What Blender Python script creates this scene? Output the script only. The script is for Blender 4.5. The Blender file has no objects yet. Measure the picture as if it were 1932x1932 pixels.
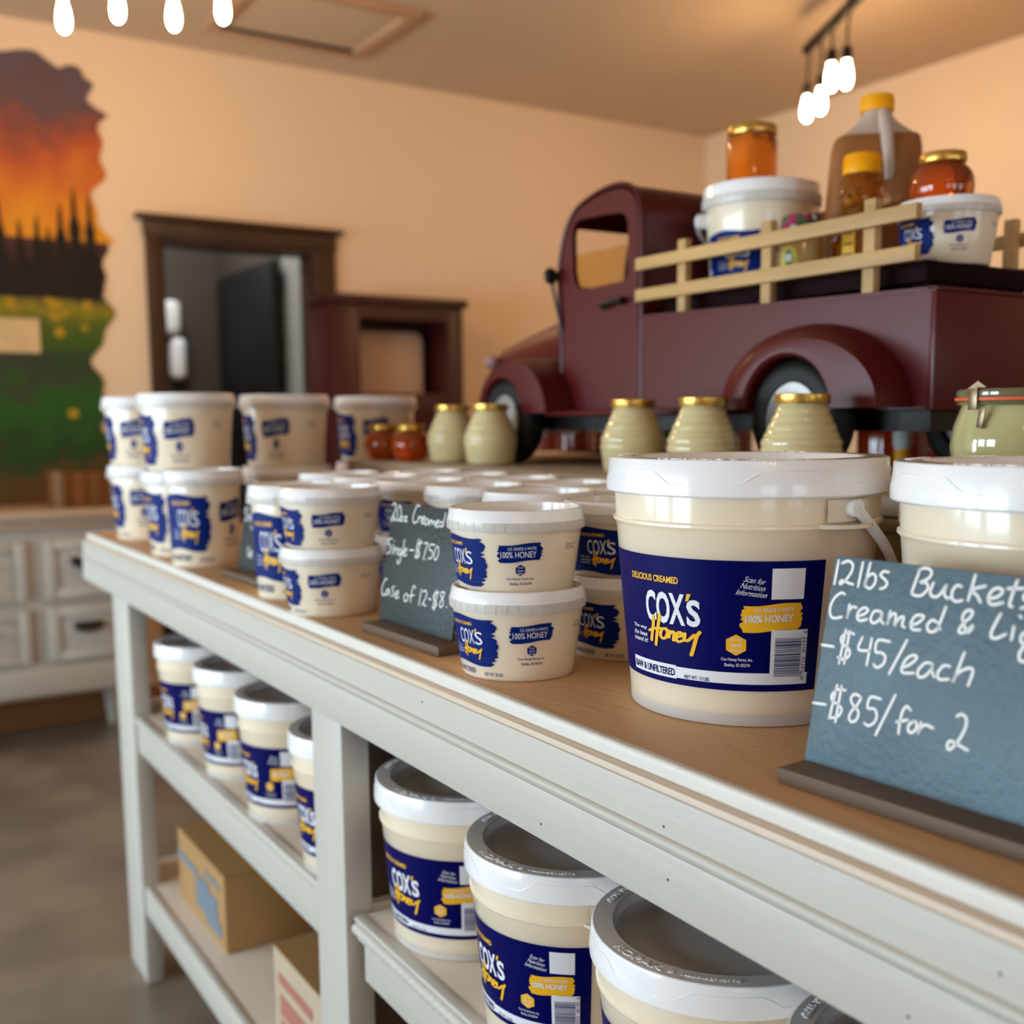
import bpy, bmesh, math, random
from mathutils import Vector, Matrix, noise
random.seed(7)
R = math.radians
S = bpy.context.scene
COL = S.collection
T = 0.908                      # height of the counter top above the floor; most z values below are given from the counter top

# ------------------------------------------------------------------ camera, world, lights, exposure
cam = bpy.data.cameras.new('camera'); co = bpy.data.objects.new('camera', cam); COL.objects.link(co)
cam.sensor_width = 36; cam.lens = 38.56; cam.shift_y = 0.0505; cam.clip_start = 0.02; cam.clip_end = 60
yaw, pit, rol = R(32.168), R(7.4768), R(-0.4232)
fw = Vector((-math.cos(yaw)*math.cos(pit), math.sin(yaw)*math.cos(pit), -math.sin(pit)))
rt = fw.cross(Vector((0, 0, 1))).normalized(); up = rt.cross(fw)
rt, up = rt*math.cos(rol)+up*math.sin(rol), up*math.cos(rol)-rt*math.sin(rol)
M3 = Matrix((rt, up, -fw)).transposed()
co.matrix_world = Matrix.Translation((0, 0, T+0.235)) @ M3.to_4x4()
cam.dof.use_dof = True; cam.dof.focus_distance = 0.87; cam.dof.aperture_fstop = 4.4; cam.dof.aperture_blades = 0
S.camera = co
S.view_settings.view_transform = 'Standard'; S.view_settings.look = 'None'; S.view_settings.gamma = 1
S.view_settings.exposure = 0.50; S.view_settings.use_curve_mapping = False
S.cycles.use_denoising = True; S.cycles.max_bounces = 10; S.cycles.diffuse_bounces = 5; S.cycles.glossy_bounces = 4
S.cycles.transmission_bounces = 8; S.cycles.transparent_max_bounces = 12; S.cycles.caustics_reflective = False; S.cycles.caustics_refractive = False
S.cycles.sample_clamp_indirect = 6
w = bpy.data.worlds.new('daylight'); S.world = w; w.use_nodes = True
bg = w.node_tree.nodes['Background']; bg.inputs[0].default_value = (0.72, 0.86, 1.0, 1); bg.inputs[1].default_value = 3.0
def area(name, loc, rot, sx, sy, e, col):
    l = bpy.data.lights.new(name, 'AREA'); l.shape = 'RECTANGLE'; l.size = sx; l.size_y = sy; l.energy = e; l.color = col
    o = bpy.data.objects.new(name, l); COL.objects.link(o); o.location = loc; o.rotation_euler = rot; return o
WINX = (-3.75, -2.45, -1.15)
WIN_E, BULB_E = 43, 118.0
for wx in WINX:
    area('window_daylight', (wx, -2.78, T+0.16), (R(90), 0, 0), 1.1, 1.15, WIN_E, (0.66, 0.86, 1.0))
WINY_ADDED = (-1.2, .6, 2.4)  # unseen windows added in the front wall for soft light from behind the camera
for wy in WINY_ADDED:
    area('window_daylight', (3.18, wy, T+0.3), (R(90), 0, R(90)), 1.1, 1.45, 3.5, (0.84, 0.93, 1.0))  # weak fill through the added front wall windows

# ------------------------------------------------------------------ materials
def lin(c):
    return tuple((x/255/12.92 if x/255 <= .04045 else ((x/255+.055)/1.055)**2.4) for x in c)+(1,)
MC = {}
def mat(name, rgb, rough=.5, metal=0, coat=0, trans=0, sss=0, bump=0, bscale=60, var=0, vscale=8, ior=1.45, stretch=None, rgb2=None, coatr=.08, spec=.5):
    if name in MC: return MC[name]
    m = bpy.data.materials.new(name); m.use_nodes = True; nt = m.node_tree; b = nt.nodes['Principled BSDF']
    b.inputs['Base Color'].default_value = lin(rgb); b.inputs['Roughness'].default_value = rough; b.inputs['Metallic'].default_value = metal
    b.inputs['Coat Weight'].default_value = coat; b.inputs['Coat Roughness'].default_value = coatr; b.inputs['IOR'].default_value = ior
    b.inputs['Transmission Weight'].default_value = trans; b.inputs['Specular IOR Level'].default_value = spec
    if sss:
        b.inputs['Subsurface Weight'].default_value = sss; b.inputs['Subsurface Radius'].default_value = (.03, .028, .025); b.inputs['Subsurface Scale'].default_value = 1.0
    if bump or var:
        tc = nt.nodes.new('ShaderNodeTexCoord'); mp = nt.nodes.new('ShaderNodeMapping'); nt.links.new(tc.outputs['Object'], mp.inputs[0])
        if stretch: mp.inputs['Scale'].default_value = stretch
    if var:
        n = nt.nodes.new('ShaderNodeTexNoise'); n.inputs['Scale'].default_value = vscale; n.inputs['Detail'].default_value = 6
        nt.links.new(mp.outputs[0], n.inputs['Vector'])
        r = nt.nodes.new('ShaderNodeValToRGB'); nt.links.new(n.outputs[0], r.inputs[0])
        c = lin(rgb); c2 = lin(rgb2) if rgb2 else tuple(x*(1-var) for x in c[:3])+(1,)
        r.color_ramp.elements[0].position = .35; r.color_ramp.elements[1].position = .65
        r.color_ramp.elements[0].color = c2; r.color_ramp.elements[1].color = c
        nt.links.new(r.outputs[0], b.inputs['Base Color'])
    if bump:
        n2 = nt.nodes.new('ShaderNodeTexNoise'); n2.inputs['Scale'].default_value = bscale; n2.inputs['Detail'].default_value = 4
        nt.links.new(mp.outputs[0], n2.inputs['Vector'])
        bm_ = nt.nodes.new('ShaderNodeBump'); bm_.inputs['Strength'].default_value = bump; bm_.inputs['Distance'].default_value = .002
        nt.links.new(n2.outputs[0], bm_.inputs['Height']); nt.links.new(bm_.outputs[0], b.inputs['Normal'])
    MC[name] = m; return m
def glow(name, rgb, e):
    m = bpy.data.materials.new(name); m.use_nodes = True; b = m.node_tree.nodes['Principled BSDF']
    b.inputs['Base Color'].default_value = (0, 0, 0, 1); b.inputs['Emission Color'].default_value = rgb+(1,); b.inputs['Emission Strength'].default_value = e
    return m
def paneglass():
    m = bpy.data.materials.new('window_glass'); m.use_nodes = True; nt = m.node_tree; nt.nodes.clear()
    o = nt.nodes.new('ShaderNodeOutputMaterial'); mx = nt.nodes.new('ShaderNodeMixShader'); t = nt.nodes.new('ShaderNodeBsdfTransparent'); g = nt.nodes.new('ShaderNodeBsdfGlossy')
    g.inputs['Roughness'].default_value = .02; mx.inputs[0].default_value = .06
    nt.links.new(t.outputs[0], mx.inputs[1]); nt.links.new(g.outputs[0], mx.inputs[2]); nt.links.new(mx.outputs[0], o.inputs[0]); return m
M_wall = mat('peach_wall_paint', (238, 208, 172), .85, bump=.15, bscale=120)
M_ceil = mat('ceiling_paint', (205, 178, 148), .9, bump=.1, bscale=150)
M_floor = mat('polished_concrete', (148, 134, 119), .3, var=.4, vscale=3.5, bump=.1, bscale=30)
M_white = mat('cream_white_paint', (200, 195, 185), .42, bump=.35, bscale=90, stretch=(.25, 1, 1))
M_top = mat('beige_counter_paint', (214, 172, 128), .5, spec=.3, bump=.55, bscale=70, stretch=(.3, 1, 1), var=.08, vscale=5)
M_darkwood = mat('dark_stained_trim', (66, 36, 12), .5, var=.3, vscale=6, stretch=(1, 1, .2))
M_mahog = mat('mahogany_wood', (70, 22, 16), .4, var=.3, vscale=6, stretch=(1, 1, .2))
M_cream = mat('creamed_honey_tub_plastic', (252, 231, 203), .3, coat=.5, sss=.5)
M_lid = mat('white_lid_plastic', (252, 251, 252), .22, coat=.5)
M_collar = mat('frosted_collar_plastic', (214, 208, 200), .35, coat=.2)
M_ledge = mat('warm_bounce_ledge_paint', (216, 196, 174), .4)  # beige tint stands in for warm light reflected off the ledge
M_base = mat('milky_pail_base', (206, 200, 194), .35)
M_clear = mat('frosted_pail_plastic', (226, 215, 196), .22, coat=.5)
M_navy = mat('navy_label_print', (0, 2, 84), .45, spec=.12)
M_blue = mat('blue_brush_print', (2, 34, 112), .45, spec=.12)
M_prwhite = mat('white_print', (236, 238, 244), .4)
M_yellow = mat('golden_print', (250, 188, 28), .4)
M_slate = mat('chalkboard_paint', (42, 54, 57), .5, bump=.5, bscale=220, var=.25, vscale=14)
M_slate_glare = mat('glare_lightened_chalkboard', (98, 124, 136), .5, bump=.5, bscale=220, var=.3, vscale=10)  # lighter copy of the chalkboard, with glare put into its colour
M_chalk = mat('chalk_marker_white', (246, 246, 244), .6)
M_block = mat('walnut_stained_block', (112, 88, 66), .55, var=.35, vscale=14, stretch=(.12, 1, 1), bump=.15)
M_red = mat('maroon_truck_paint', (84, 15, 18), .38, coat=.12, coatr=.3, spec=.35, bump=.12, bscale=40)
M_dkred = mat('dark_maroon_board', (28, 6, 7), .7, spec=.1)
M_black = mat('black_paint', (14, 13, 13), .45)
M_tyre = mat('black_rubber', (16, 16, 17), .6)
M_hub = mat('brushed_steel', (176, 174, 172), .45, metal=.85, var=.25, vscale=20)
M_rail = mat('oiled_pine', (216, 174, 114), .55, var=.35, vscale=24, stretch=(.15, 1, 1), bump=.3, bscale=160)
M_amber = mat('amber_honey', (240, 142, 34), .08, coat=.3, trans=.8, ior=1.4)
M_dkamber = mat('dark_amber_honey', (214, 92, 14), .06, coat=.5, trans=.75, ior=1.4)
M_jug = mat('brown_honey_in_jug', (150, 92, 44), .3, coat=.3, sss=.2)
M_jugtop = mat('cloudy_jug_plastic', (224, 202, 184), .3, trans=.25)
M_ycap = mat('yellow_cap_plastic', (255, 176, 0), .4, spec=.3)
M_gold = mat('gold_lid_metal', (214, 170, 84), .28, metal=.85, bump=.4, bscale=120)
M_creamjar = mat('creamed_honey_in_glass', (214, 200, 152), .08, coat=1, coatr=.02)
M_glass = mat('green_tinted_glass', (150, 150, 110), .08, coat=1, trans=.5)
M_orange = mat('orange_rubber', (236, 104, 60), .5)
M_steel = mat('clip_steel', (140, 124, 100), .35, metal=.9)
M_card = mat('corrugated_cardboard', (178, 138, 88), .8, var=.1, vscale=6)
M_inkblue = mat('faded_blue_print', (116, 130, 142), .8)
M_inkred = mat('faded_red_print', (178, 112, 100), .8)
M_crate = mat('weathered_grey_wood', (112, 96, 62), .75, var=.4, vscale=18, stretch=(.15, 1, 1), bump=.5)
M_tan = mat('tan_board', (176, 116, 48), .6, var=.15, vscale=8)
M_handle = mat('white_bail_plastic', (232, 230, 232), .35)
M_bin = mat('pale_plastic', (244, 244, 242), .4)
M_iron = mat('black_iron', (30, 22, 18), .5, metal=.4)
M_bulb = glow('lit_filament_bulb', (1.0, .66, .34), BULB_E)
M_bulb2 = glow('dim_filament_bulb', (1.0, .66, .34), BULB_E*.4)
M_lip = mat('lit_lip_paint', (228, 224, 216), .4, bump=.35, bscale=90, stretch=(.25, 1, 1))  # brighter copy of the white paint, light on the lip painted in
M_deep = mat('deep_amber_honey', (150, 46, 8), .1, coat=.3, trans=.5)
M_headlamp = mat('dull_pink_lamp', (150, 112, 116), .4)
M_pit = mat('tan_lid_recess', (196, 172, 142), .3, coat=.4)
M_shelf = mat('pale_shelf_paint', (214, 198, 180), .42, bump=.4, bscale=70, stretch=(.3, 1, 1))
M_basewood = mat('brown_baseboard_wood', (150, 104, 62), .5, var=.2, vscale=8, stretch=(1, .2, 1))
M_pane = paneglass()
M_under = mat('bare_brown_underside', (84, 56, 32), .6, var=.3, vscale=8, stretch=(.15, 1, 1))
M_pailcream = M_cream
M_hall_shade = mat('hall_shade_tone', (74, 66, 56), .8)  # dimness of the hall put into a dark wall colour
M_hall_lit = mat('hall_lit_tone', (150, 147, 141), .8)  # lit strip of hall wall put into a paler colour
M_doorblk = mat('black_door_paint', (10, 9, 9), .6)
M_hutchback = mat('pink_beige_board', (206, 168, 140), .7)
M_pull = mat('bronze_pull', (58, 52, 50), .4, metal=.5)
M_nail = mat('nail_hole_dark', (40, 36, 34), .8)

# ------------------------------------------------------------------ mesh helpers
class MB:
    def __init__(s): s.v = []; s.f = []; s.m = []
    def add(s, vs, fs, mi=0):
        o = len(s.v); s.v += [tuple(p) for p in vs]; s.f += [tuple(i+o for i in f) for f in fs]; s.m += [mi]*len(fs); return s
    def box(s, x0, x1, y0, y1, z0, z1, mi=0, bev=0, seg=2, rot=None):
        bm = bmesh.new(); bmesh.ops.create_cube(bm, size=1)
        for v in bm.verts: v.co = Vector((x0+(v.co.x+.5)*(x1-x0), y0+(v.co.y+.5)*(y1-y0), z0+(v.co.z+.5)*(z1-z0)))
        if bev: bmesh.ops.bevel(bm, geom=bm.edges[:], offset=min(bev, .45*min(abs(x1-x0), abs(y1-y0), abs(z1-z0))), segments=seg, affect='EDGES', profile=.5)
        return s.bm(bm, mi, rot)
    def bm(s, bm, mi=0, mx=None):
        bm.verts.index_update()
        s.add([(mx @ v.co if mx else v.co) for v in bm.verts], [[v.index for v in f.verts] for f in bm.faces], mi); bm.free(); return s
    def lathe(s, prof, n=64, mi=0, c=(0, 0, 0), a0=0, a1=2*math.pi, rot=None):
        full = abs(a1-a0-2*math.pi) < 1e-6; k = n if full else n+1; vs = []; fs = []
        for (r, z) in prof:
            for i in range(k):
                a = a0+(a1-a0)*i/n; p = Vector((max(r, 1e-5)*math.cos(a), max(r, 1e-5)*math.sin(a), z))
                if rot: p = rot @ p
                vs.append((p.x+c[0], p.y+c[1], p.z+c[2]))
        for j in range(len(prof)-1):
            for i in range(n):
                i2 = (i+1) % k if full else i+1
                fs.append((j*k+i, j*k+i2, (j+1)*k+i2, (j+1)*k+i))
        return s.add(vs, fs, mi)
    def tube(s, pts, r, n=10, mi=0, closed=False, flat=None):
        P = [Vector(p) for p in pts]; vs = []; fs = []; prev = None
        for i, p in enumerate(P):
            a = P[(i-1) % len(P)] if (closed or i > 0) else p; b = P[(i+1) % len(P)] if (closed or i < len(P)-1) else p
            t = (b-a).normalized()
            u = (prev - t*prev.dot(t)) if prev is not None else t.orthogonal()
            if u.length < 1e-6: u = t.orthogonal()
            u.normalize(); prev = u; v = t.cross(u); rr = r[i] if isinstance(r, (list, tuple)) else r
            for k in range(n):
                an = 2*math.pi*k/n; vs.append(p+u*(rr*math.cos(an))+v*(rr*math.sin(an)))
        L = len(P)
        for i in range(L if closed else L-1):
            for k in range(n): fs.append((i*n+k, i*n+(k+1) % n, ((i+1) % L)*n+(k+1) % n, ((i+1) % L)*n+k))
        if not closed: fs += [tuple(range(n-1, -1, -1)), tuple((L-1)*n+k for k in range(n))]
        return s.add(vs, fs, mi)
    def prism(s, poly, y0, y1, mi=0, ax='y'):
        n = len(poly); f = {'y': lambda a, b, t: (a, t, b), 'x': lambda a, b, t: (t, a, b), 'z': lambda a, b, t: (a, b, t)}[ax]
        vs = [f(a, b, y0) for a, b in poly]+[f(a, b, y1) for a, b in poly]
        return s.add(vs, [tuple(range(n)), tuple(range(2*n-1, n-1, -1))]+[(i, (i+1) % n, n+(i+1) % n, n+i) for i in range(n)], mi)
    def xform(s, fn, start=0):
        s.v[start:] = [tuple(fn(*p)) for p in s.v[start:]]; return s
    def obj(s, name, mats, parent=None, loc=(0, 0, 0), smooth=35, rz=0):
        me = bpy.data.meshes.new(name); me.from_pydata(s.v, [], s.f)
        if not isinstance(mats, (list, tuple)): mats = [mats]
        for m in mats: me.materials.append(m)
        me.polygons.foreach_set('material_index', s.m)
        bm = bmesh.new(); bm.from_mesh(me); bmesh.ops.remove_doubles(bm, verts=bm.verts, dist=2e-6) if len(bm.verts) < 60000 and not getattr(s, 'flat2d', False) else None
        if not getattr(s, 'flat2d', False): bmesh.ops.recalc_face_normals(bm, faces=bm.faces)
        bm.to_mesh(me); bm.free()
        if smooth:
            me.polygons.foreach_set('use_smooth', [True]*len(me.polygons)); me.set_sharp_from_angle(angle=R(smooth))
        o = bpy.data.objects.new(name, me); COL.objects.link(o); o.location = loc; o.rotation_euler[2] = rz
        if parent: o.parent = parent
        return o
def tag(o, label=None, cat=None, group=None, kind=None):
    for k, v in (('label', label), ('category', cat), ('group', group), ('kind', kind)):
        if v: o[k] = v
    return o
def thing(name, loc, label, cat, group=None, rz=0):
    o = bpy.data.objects.new(name, None); COL.objects.link(o); o.empty_display_size = .05
    o.location = (loc[0], loc[1], loc[2]+T); o.rotation_euler[2] = rz; return tag(o, label, cat, group)
def dup(root, loc, label, group=None, rz=None, scale=None, skip=()):
    r = root.copy(); COL.objects.link(r); r.location = (loc[0], loc[1], loc[2]+T)
    if rz is not None: r.rotation_euler[2] = rz
    if scale: r.scale = (scale,)*3
    r['label'] = label
    if group: r['group'] = group
    def rec(src, dst):
        for ch in list(src.children):
            if ch.name.split('.')[0] in skip: continue
            c = ch.copy(); COL.objects.link(c); c.parent = dst; rec(ch, c)
    rec(root, r); return r
def struct(mb, name, m, smooth=30, loc=(0, 0, T), parent=None):
    o = mb.obj(name, m, parent, loc if not parent else (0, 0, 0), smooth)
    if not parent: o['kind'] = 'structure'
    return o
# text and hand lettering as flat 2D meshes
TX = {}
def text2d(txt, bold=0, ext=0):
    k = (txt, bold, ext)
    if k not in TX:
        c = bpy.data.curves.new('lettering', 'FONT'); c.body = txt; c.size = 1; c.resolution_u = 3; c.offset = bold; c.extrude = ext
        c.align_x = 'LEFT'; o = bpy.data.objects.new('lettering', c); me = bpy.data.meshes.new_from_object(o)
        vs = [tuple(v.co) for v in me.vertices]; fs = [tuple(p.vertices) for p in me.polygons]
        bpy.data.objects.remove(o); bpy.data.curves.remove(c); bpy.data.meshes.remove(me)
        TX[k] = (vs, fs)
    return TX[k]
def fit(txt, box, bold=0, shear=0, ext=0, skew=0):
    """lettering stretched into box (u0,u1,v0,v1); skew lifts the right end"""
    vs, fs = text2d(txt, bold, ext)
    xs = [p[0] for p in vs]; ys = [p[1] for p in vs]; x0, x1, y0, y1 = min(xs), max(xs), min(ys), max(ys)
    u0, u1, v0, v1 = box; out = []
    for (x, y, z) in vs:
        a = (x-x0)/(x1-x0); b = (y-y0)/(y1-y0)
        out.append((u0+(u1-u0)*a+shear*(b-.5)*(v1-v0), v0+(v1-v0)*b+skew*a, z))
    return out, fs
def smoothline(pts, sub=4):
    if len(pts) < 3: return [Vector(p) for p in pts]
    P = [Vector(p) for p in pts]; P = [P[0]*2-P[1]]+P+[P[-1]*2-P[-2]]; out = []
    for i in range(1, len(P)-2):
        a, b, c, d = P[i-1], P[i], P[i+1], P[i+2]
        for k in range(sub):
            t = k/sub; out.append(.5*((2*b)+(c-a)*t+(2*a-5*b+4*c-d)*t*t+(3*b-a-3*c+d)*t**3))
    return out+[P[-2]]
def ribbons(strokes, w, sub=4, taper=0):
    """flat brush strokes with round ends"""
    vs = []; fs = []
    for st in strokes:
        L = smoothline(st, sub); n = len(L); o = len(vs)
        for i, p in enumerate(L):
            t = (L[min(i+1, n-1)]-L[max(i-1, 0)])
            t = t.normalized() if t.length > 1e-9 else Vector((1, 0)); nn = Vector((-t.y, t.x)); ww = w/2*(1-taper*i/max(n-1, 1))
            vs += [(p.x+nn.x*ww, p.y+nn.y*ww, 0), (p.x-nn.x*ww, p.y-nn.y*ww, 0)]
        fs += [(o+2*i, o+2*i+1, o+2*i+3, o+2*i+2) for i in range(n-1)]
        for p, ww in ((L[0], w/2), (L[-1], w/2*(1-taper))):
            o = len(vs); vs += [(p.x+ww*math.cos(a*math.pi/5), p.y+ww*math.sin(a*math.pi/5), 0) for a in range(10)]; fs.append(tuple(range(o, o+10)))
    return vs, fs
def brush(u0, u1, v0, v1, rows=14, cols=10, jag=.06, skew=0, seed=1, rl=.35):
    """brush-dab patch with ragged ends"""
    rnd = random.Random(seed); vs = []; fs = []
    for j in range(rows+1):
        t = j/rows; bow = 1-abs(2*t-1)**3*rl*.3
        a = u0+(u1-u0)*(jag*rnd.random()*(.4+.6*(j % 2))+(1-bow)*.5); b = u1-(u1-u0)*(jag*rnd.random()*(.4+.6*((j+1) % 2))+(1-bow)*.5)
        for i in range(cols+1):
            s_ = i/cols; e = (.03*math.sin(7*s_+seed) if j in (0, rows) else 0)*(v1-v0)
            vs.append((a+(b-a)*s_, v0+(v1-v0)*t+skew*(s_-.5)+e, 0))
    for j in range(rows):
        for i in range(cols):
            q = j*(cols+1)+i; fs.append((q, q+1, q+cols+2, q+cols+1))
    return vs, fs
def panel(u0, u1, v0, v1, cols=40, rows=1):
    vs = []; fs = []
    for j in range(rows+1):
        for i in range(cols+1): vs.append((u0+(u1-u0)*i/cols, v0+(v1-v0)*j/rows, 0))
    for j in range(rows):
        for i in range(cols):
            q = j*(cols+1)+i; fs.append((q, q+1, q+cols+2, q+cols+1))
    return vs, fs
def hexagon(cu, cv, ru, rv):
    return [(cu+ru*math.sin(k*math.pi/3), cv+rv*math.cos(k*math.pi/3), 0) for k in range(6)], [tuple(range(5, -1, -1))]

# ------------------------------------------------------------------ printed labels wrapped round tubs and pails (u in degrees, v in millimetres)
def wrap(mb, vf, mi, Rz, off, us=1, vs=1, ms=1):
    V, F = vf
    def cyl(u, v, e):
        z = v*.001*vs; r = Rz(z)+off+e*.001; a = R(u*us); return (r*math.cos(a), r*math.sin(a), z)
    mb.add([cyl(*p) for p in V], F, mi)
HONEY = [[(352, 592), (345, 640), (318, 760), (300, 868)], [(288, 612), (285, 680), (268, 760), (255, 830)], [(236, 742), (290, 722), (352, 712)],
         [(410, 715), (372, 720), (352, 770), (370, 805), (405, 790), (420, 745), (400, 715)], [(432, 730), (425, 800), (438, 760), (468, 735), (478, 760), (470, 815)],
         [(496, 785), (530, 775), (540, 748), (515, 742), (492, 780), (505, 825), (545, 815)], [(566, 750), (560, 800), (580, 815), (612, 790), (640, 760)], [(680, 735), (655, 780), (635, 860), (612, 940)]]
def honey_script(box):
    u0, u1, v0, v1 = box
    st = [[(u0+(x-236)/444*(u1-u0), v1-(y-592-(x-236)*.1)/(310)*(v1-v0)) for x, y in s] for s in HONEY]
    return st
def pail_label(mb, Rz, us=1, vs=1):
    # materials: 0 navy 1 white 2 yellow
    W = lambda vf, mi, off: wrap(mb, vf, mi, Rz, off, us, vs)
    W(panel(-100, 35, 29, 130, 60, 1), 0, .0004)
    W(panel(-62, 30, 34.5, 43.5, 44), 1, .0007); W(panel(-62.2, -31.2, 33.6, 44.4, 14), 1, .0008)
    W(fit('RAW & UNFILTERED', (-61, -32, 35.6, 41.6), .02), 0, .0011); W(fit('NET WT. 12 LBS.', (-27, -14.5, 35.2, 38.2), .01), 0, .0011)
    W(fit('DELICIOUS CREAMED', (-57.8, -28.4, 109.4, 114.8), .03), 2, .0009)
    W(fit('COX', (-48, -25.6, 76.8, 102.2), .032), 1, .0009); W(fit('S', (-24.8, -18.3, 77, 98.2), .032), 1, .0009)
    W(([(-25.2, 96.5, 0), (-23.9, 97, 0), (-22.4, 102.6, 0), (-24.4, 102.6, 0)], [(0, 1, 2, 3)]), 2, .0009)
    W(ribbons([[(u, v) for u, v in s] for s in honey_script((-46.5, -18.6, 54.6, 82.4))], 1.9, 4), 2, .0013)
    for i, t in enumerate(('The way', 'the bees', 'intend it!')): W(fit(t, (-60, -48.5, 68.2-i*5, 72-i*5), .01, .15), 1, .0009)
    for i, (t, a, b) in enumerate((('Scan for', .5, 9), ('Nutrition', -.8, 9), ('Information', -2.6, 9.8))): W(fit(t, (a, b, 114.6-i*5, 118.6-i*5), .0, .3, 0, -2.5), 1, .0009)
    W(panel(11.6, 25.6, 101, 124.4, 8), 1, .0007)
    W(brush(-1.6, 26, 76.5, 97, 12, 14, .07, 2.5, 3), 2, .0008)
    W(fit('U.S. GRADE A WHITE', (5.1, 21.5, 91, 94.2), .005, 0, 0, .8), 1, .0011); W(fit('100% HONEY', (1, 21.6, 82.8, 88.6), .03, 0, 0, 1.0), 1, .0011)
    W(hexagon(-2.7, 65.3, 5, 8.3), 2, .0008)
    for i, t in enumerate(('Family', 'Owned', 'Apiary')): W(fit(t, (-5.2, -.2, 68-i*4.2, 71-i*4.2)), 1, .0011)
    W(fit('Cox Honey Farms, Inc.', (-9.2, 4.6, 52, 55.2), .008), 1, .0009); W(fit('Shelley, ID 83274', (-7.8, 3.4, 47.6, 50.8), .008), 1, .0009)
    W(panel(12.2, 28.6, 36.6, 77.4, 10), 1, .001)
    rnd = random.Random(4); z = 41
    while z < 71.5:
        h = rnd.choice((.35, .6, .9)); W(panel(14, 26 if z > 43 and z < 69.5 else 27.4, z, z+h, 6), 0, .0013); z += h+rnd.choice((.35, .5, .8))
    V, F = fit('0  74722  40192  6', (0, 1, 0, 1), .0)
    W(([(26.6+(1-b)*1.7, 38+a*38.5, 0) for a, b, _ in V], F), 0, .0013)
def make_pail(name, label, cat, group, loc, rz, sx=1.0, sz=1.0, handle=False, lettered=True):
    """bucket with snap lid; sx, sz scale the radius and the height of the standard 12 lb size"""
    t = thing(name, loc, label, cat, group, rz)
    Rz = lambda z: (.0918+.0142*z/(.15*sz))*sx
    q = lambda L: [(r*sx, z*sz) for r, z in L]
    b = MB(); b.lathe(q([(0, .002), (.086, .002), (.0885, 0), (.0912, .001), (.0922, .004), (.106, .150), (.1064, .1505), (.1076, .1525), (.1088, .1535), (.1088, .1555), (.1076, .1562), (.1068, .157), (.1076, .178), (.1076, .186), (0, .186)]), 96)
    body = b.obj('bucket_body', M_cream, t)
    g = MB(); g.lathe(q([(.0925, .0095), (.0929, .0095), (.0922, .001), (.090, -.0002)]), 96); g.obj('base_rim', M_base, t)
    e = MB()
    for a in (R(45), R(225)):
        n = 14; vs = []
        for zz in (.1535*sz, .1565*sz):
            for i in range(n+1):
                ph = a-R(15)+R(30)*i/n; r = (.1085+.0125*math.sin(math.pi*i/n)**.7)*sx; vs.append((r*math.cos(ph), r*math.sin(ph), zz))
            for i in range(n, -1, -1):
                ph = a-R(15)+R(30)*i/n; vs.append((.1065*sx*math.cos(ph), .1065*sx*math.sin(ph), zz))
        m = 2*(n+1); e.add(vs, [tuple(range(m)), tuple(range(2*m-1, m-1, -1))]+[(i, (i+1) % m, m+(i+1) % m, m+i) for i in range(m)])
        # boss plate that carries the bail
        vs = []
        for zz in (.158*sz, .1745*sz):
            for i in range(9):
                ph = a-R(12)+R(24)*i/8; vs.append((.1094*sx*math.cos(ph), .1094*sx*math.sin(ph), zz))
        e.add(vs, [(i, i+1, 9+i+1, 9+i) for i in range(8)])
    e.obj('bail_ear', M_clear, body)
    f = MB(); f.lathe(q([(0, .1935), (.0895, .1935), (.0915, .195), (.0928, .2034), (.0942, .2046), (.1112, .2046), (.1122, .2040), (.1127, .2028), (.1136, .1915), (.1144, .187), (.1147, .182), (.1145, .178), (.1125, .1765), (.1085, .1775), (.1078, .182)]), 96)
    # moulded arches round the skirt
    for k in range(5):
        c = 72*k+20; L = [(c-30, .1868), (c-22, .1868), (c-14, .1965), (c+14, .1965), (c+22, .1868), (c+30, .1868)]; P = []
        for i in range(len(L)-1):
            for s_ in range(7):
                a = L[i][0]+(L[i+1][0]-L[i][0])*s_/7; z = L[i][1]+(L[i+1][1]-L[i][1])*s_/7
                r = .1143-(z-.187)*.1; P.append(((r+.0001)*sx*math.cos(R(a)), (r+.0001)*sx*math.sin(R(a)), z*sz))
        f.tube(P, .0004, 6)
    lid = f.obj('lid', M_lid, t, smooth=28)
    if lettered:
        g = MB()
        for txt, a0, a1, h in (('ROPAK', -38, -9, .0075), ('\u00ae', -6.5, -3.5, .004), ('1-800-527-2770', 0, 26, .0032), ('HDPE 2', 150, 172, .0055), ('TEAR STRIP', -112, -86, .006)):
            V, F = fit(txt, (0, 1, 0, 1), 0, 0, .5)
            g.add([((.1028-h*(y-.5))*sx*math.cos(R(a0+(a1-a0)*x)), (.1028-h*(y-.5))*sx*math.sin(R(a0+(a1-a0)*x)), .2046*sz+(.0006 if z > 0 else -.0002)) for x, y, z in V], F)
        g.obj('embossed_lettering', M_lid, lid, smooth=0)
    l = MB(); l.flat2d = True; pail_label(l, Rz, 1, sz); l.obj('label', [M_navy, M_prwhite, M_yellow], t, smooth=0)
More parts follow.
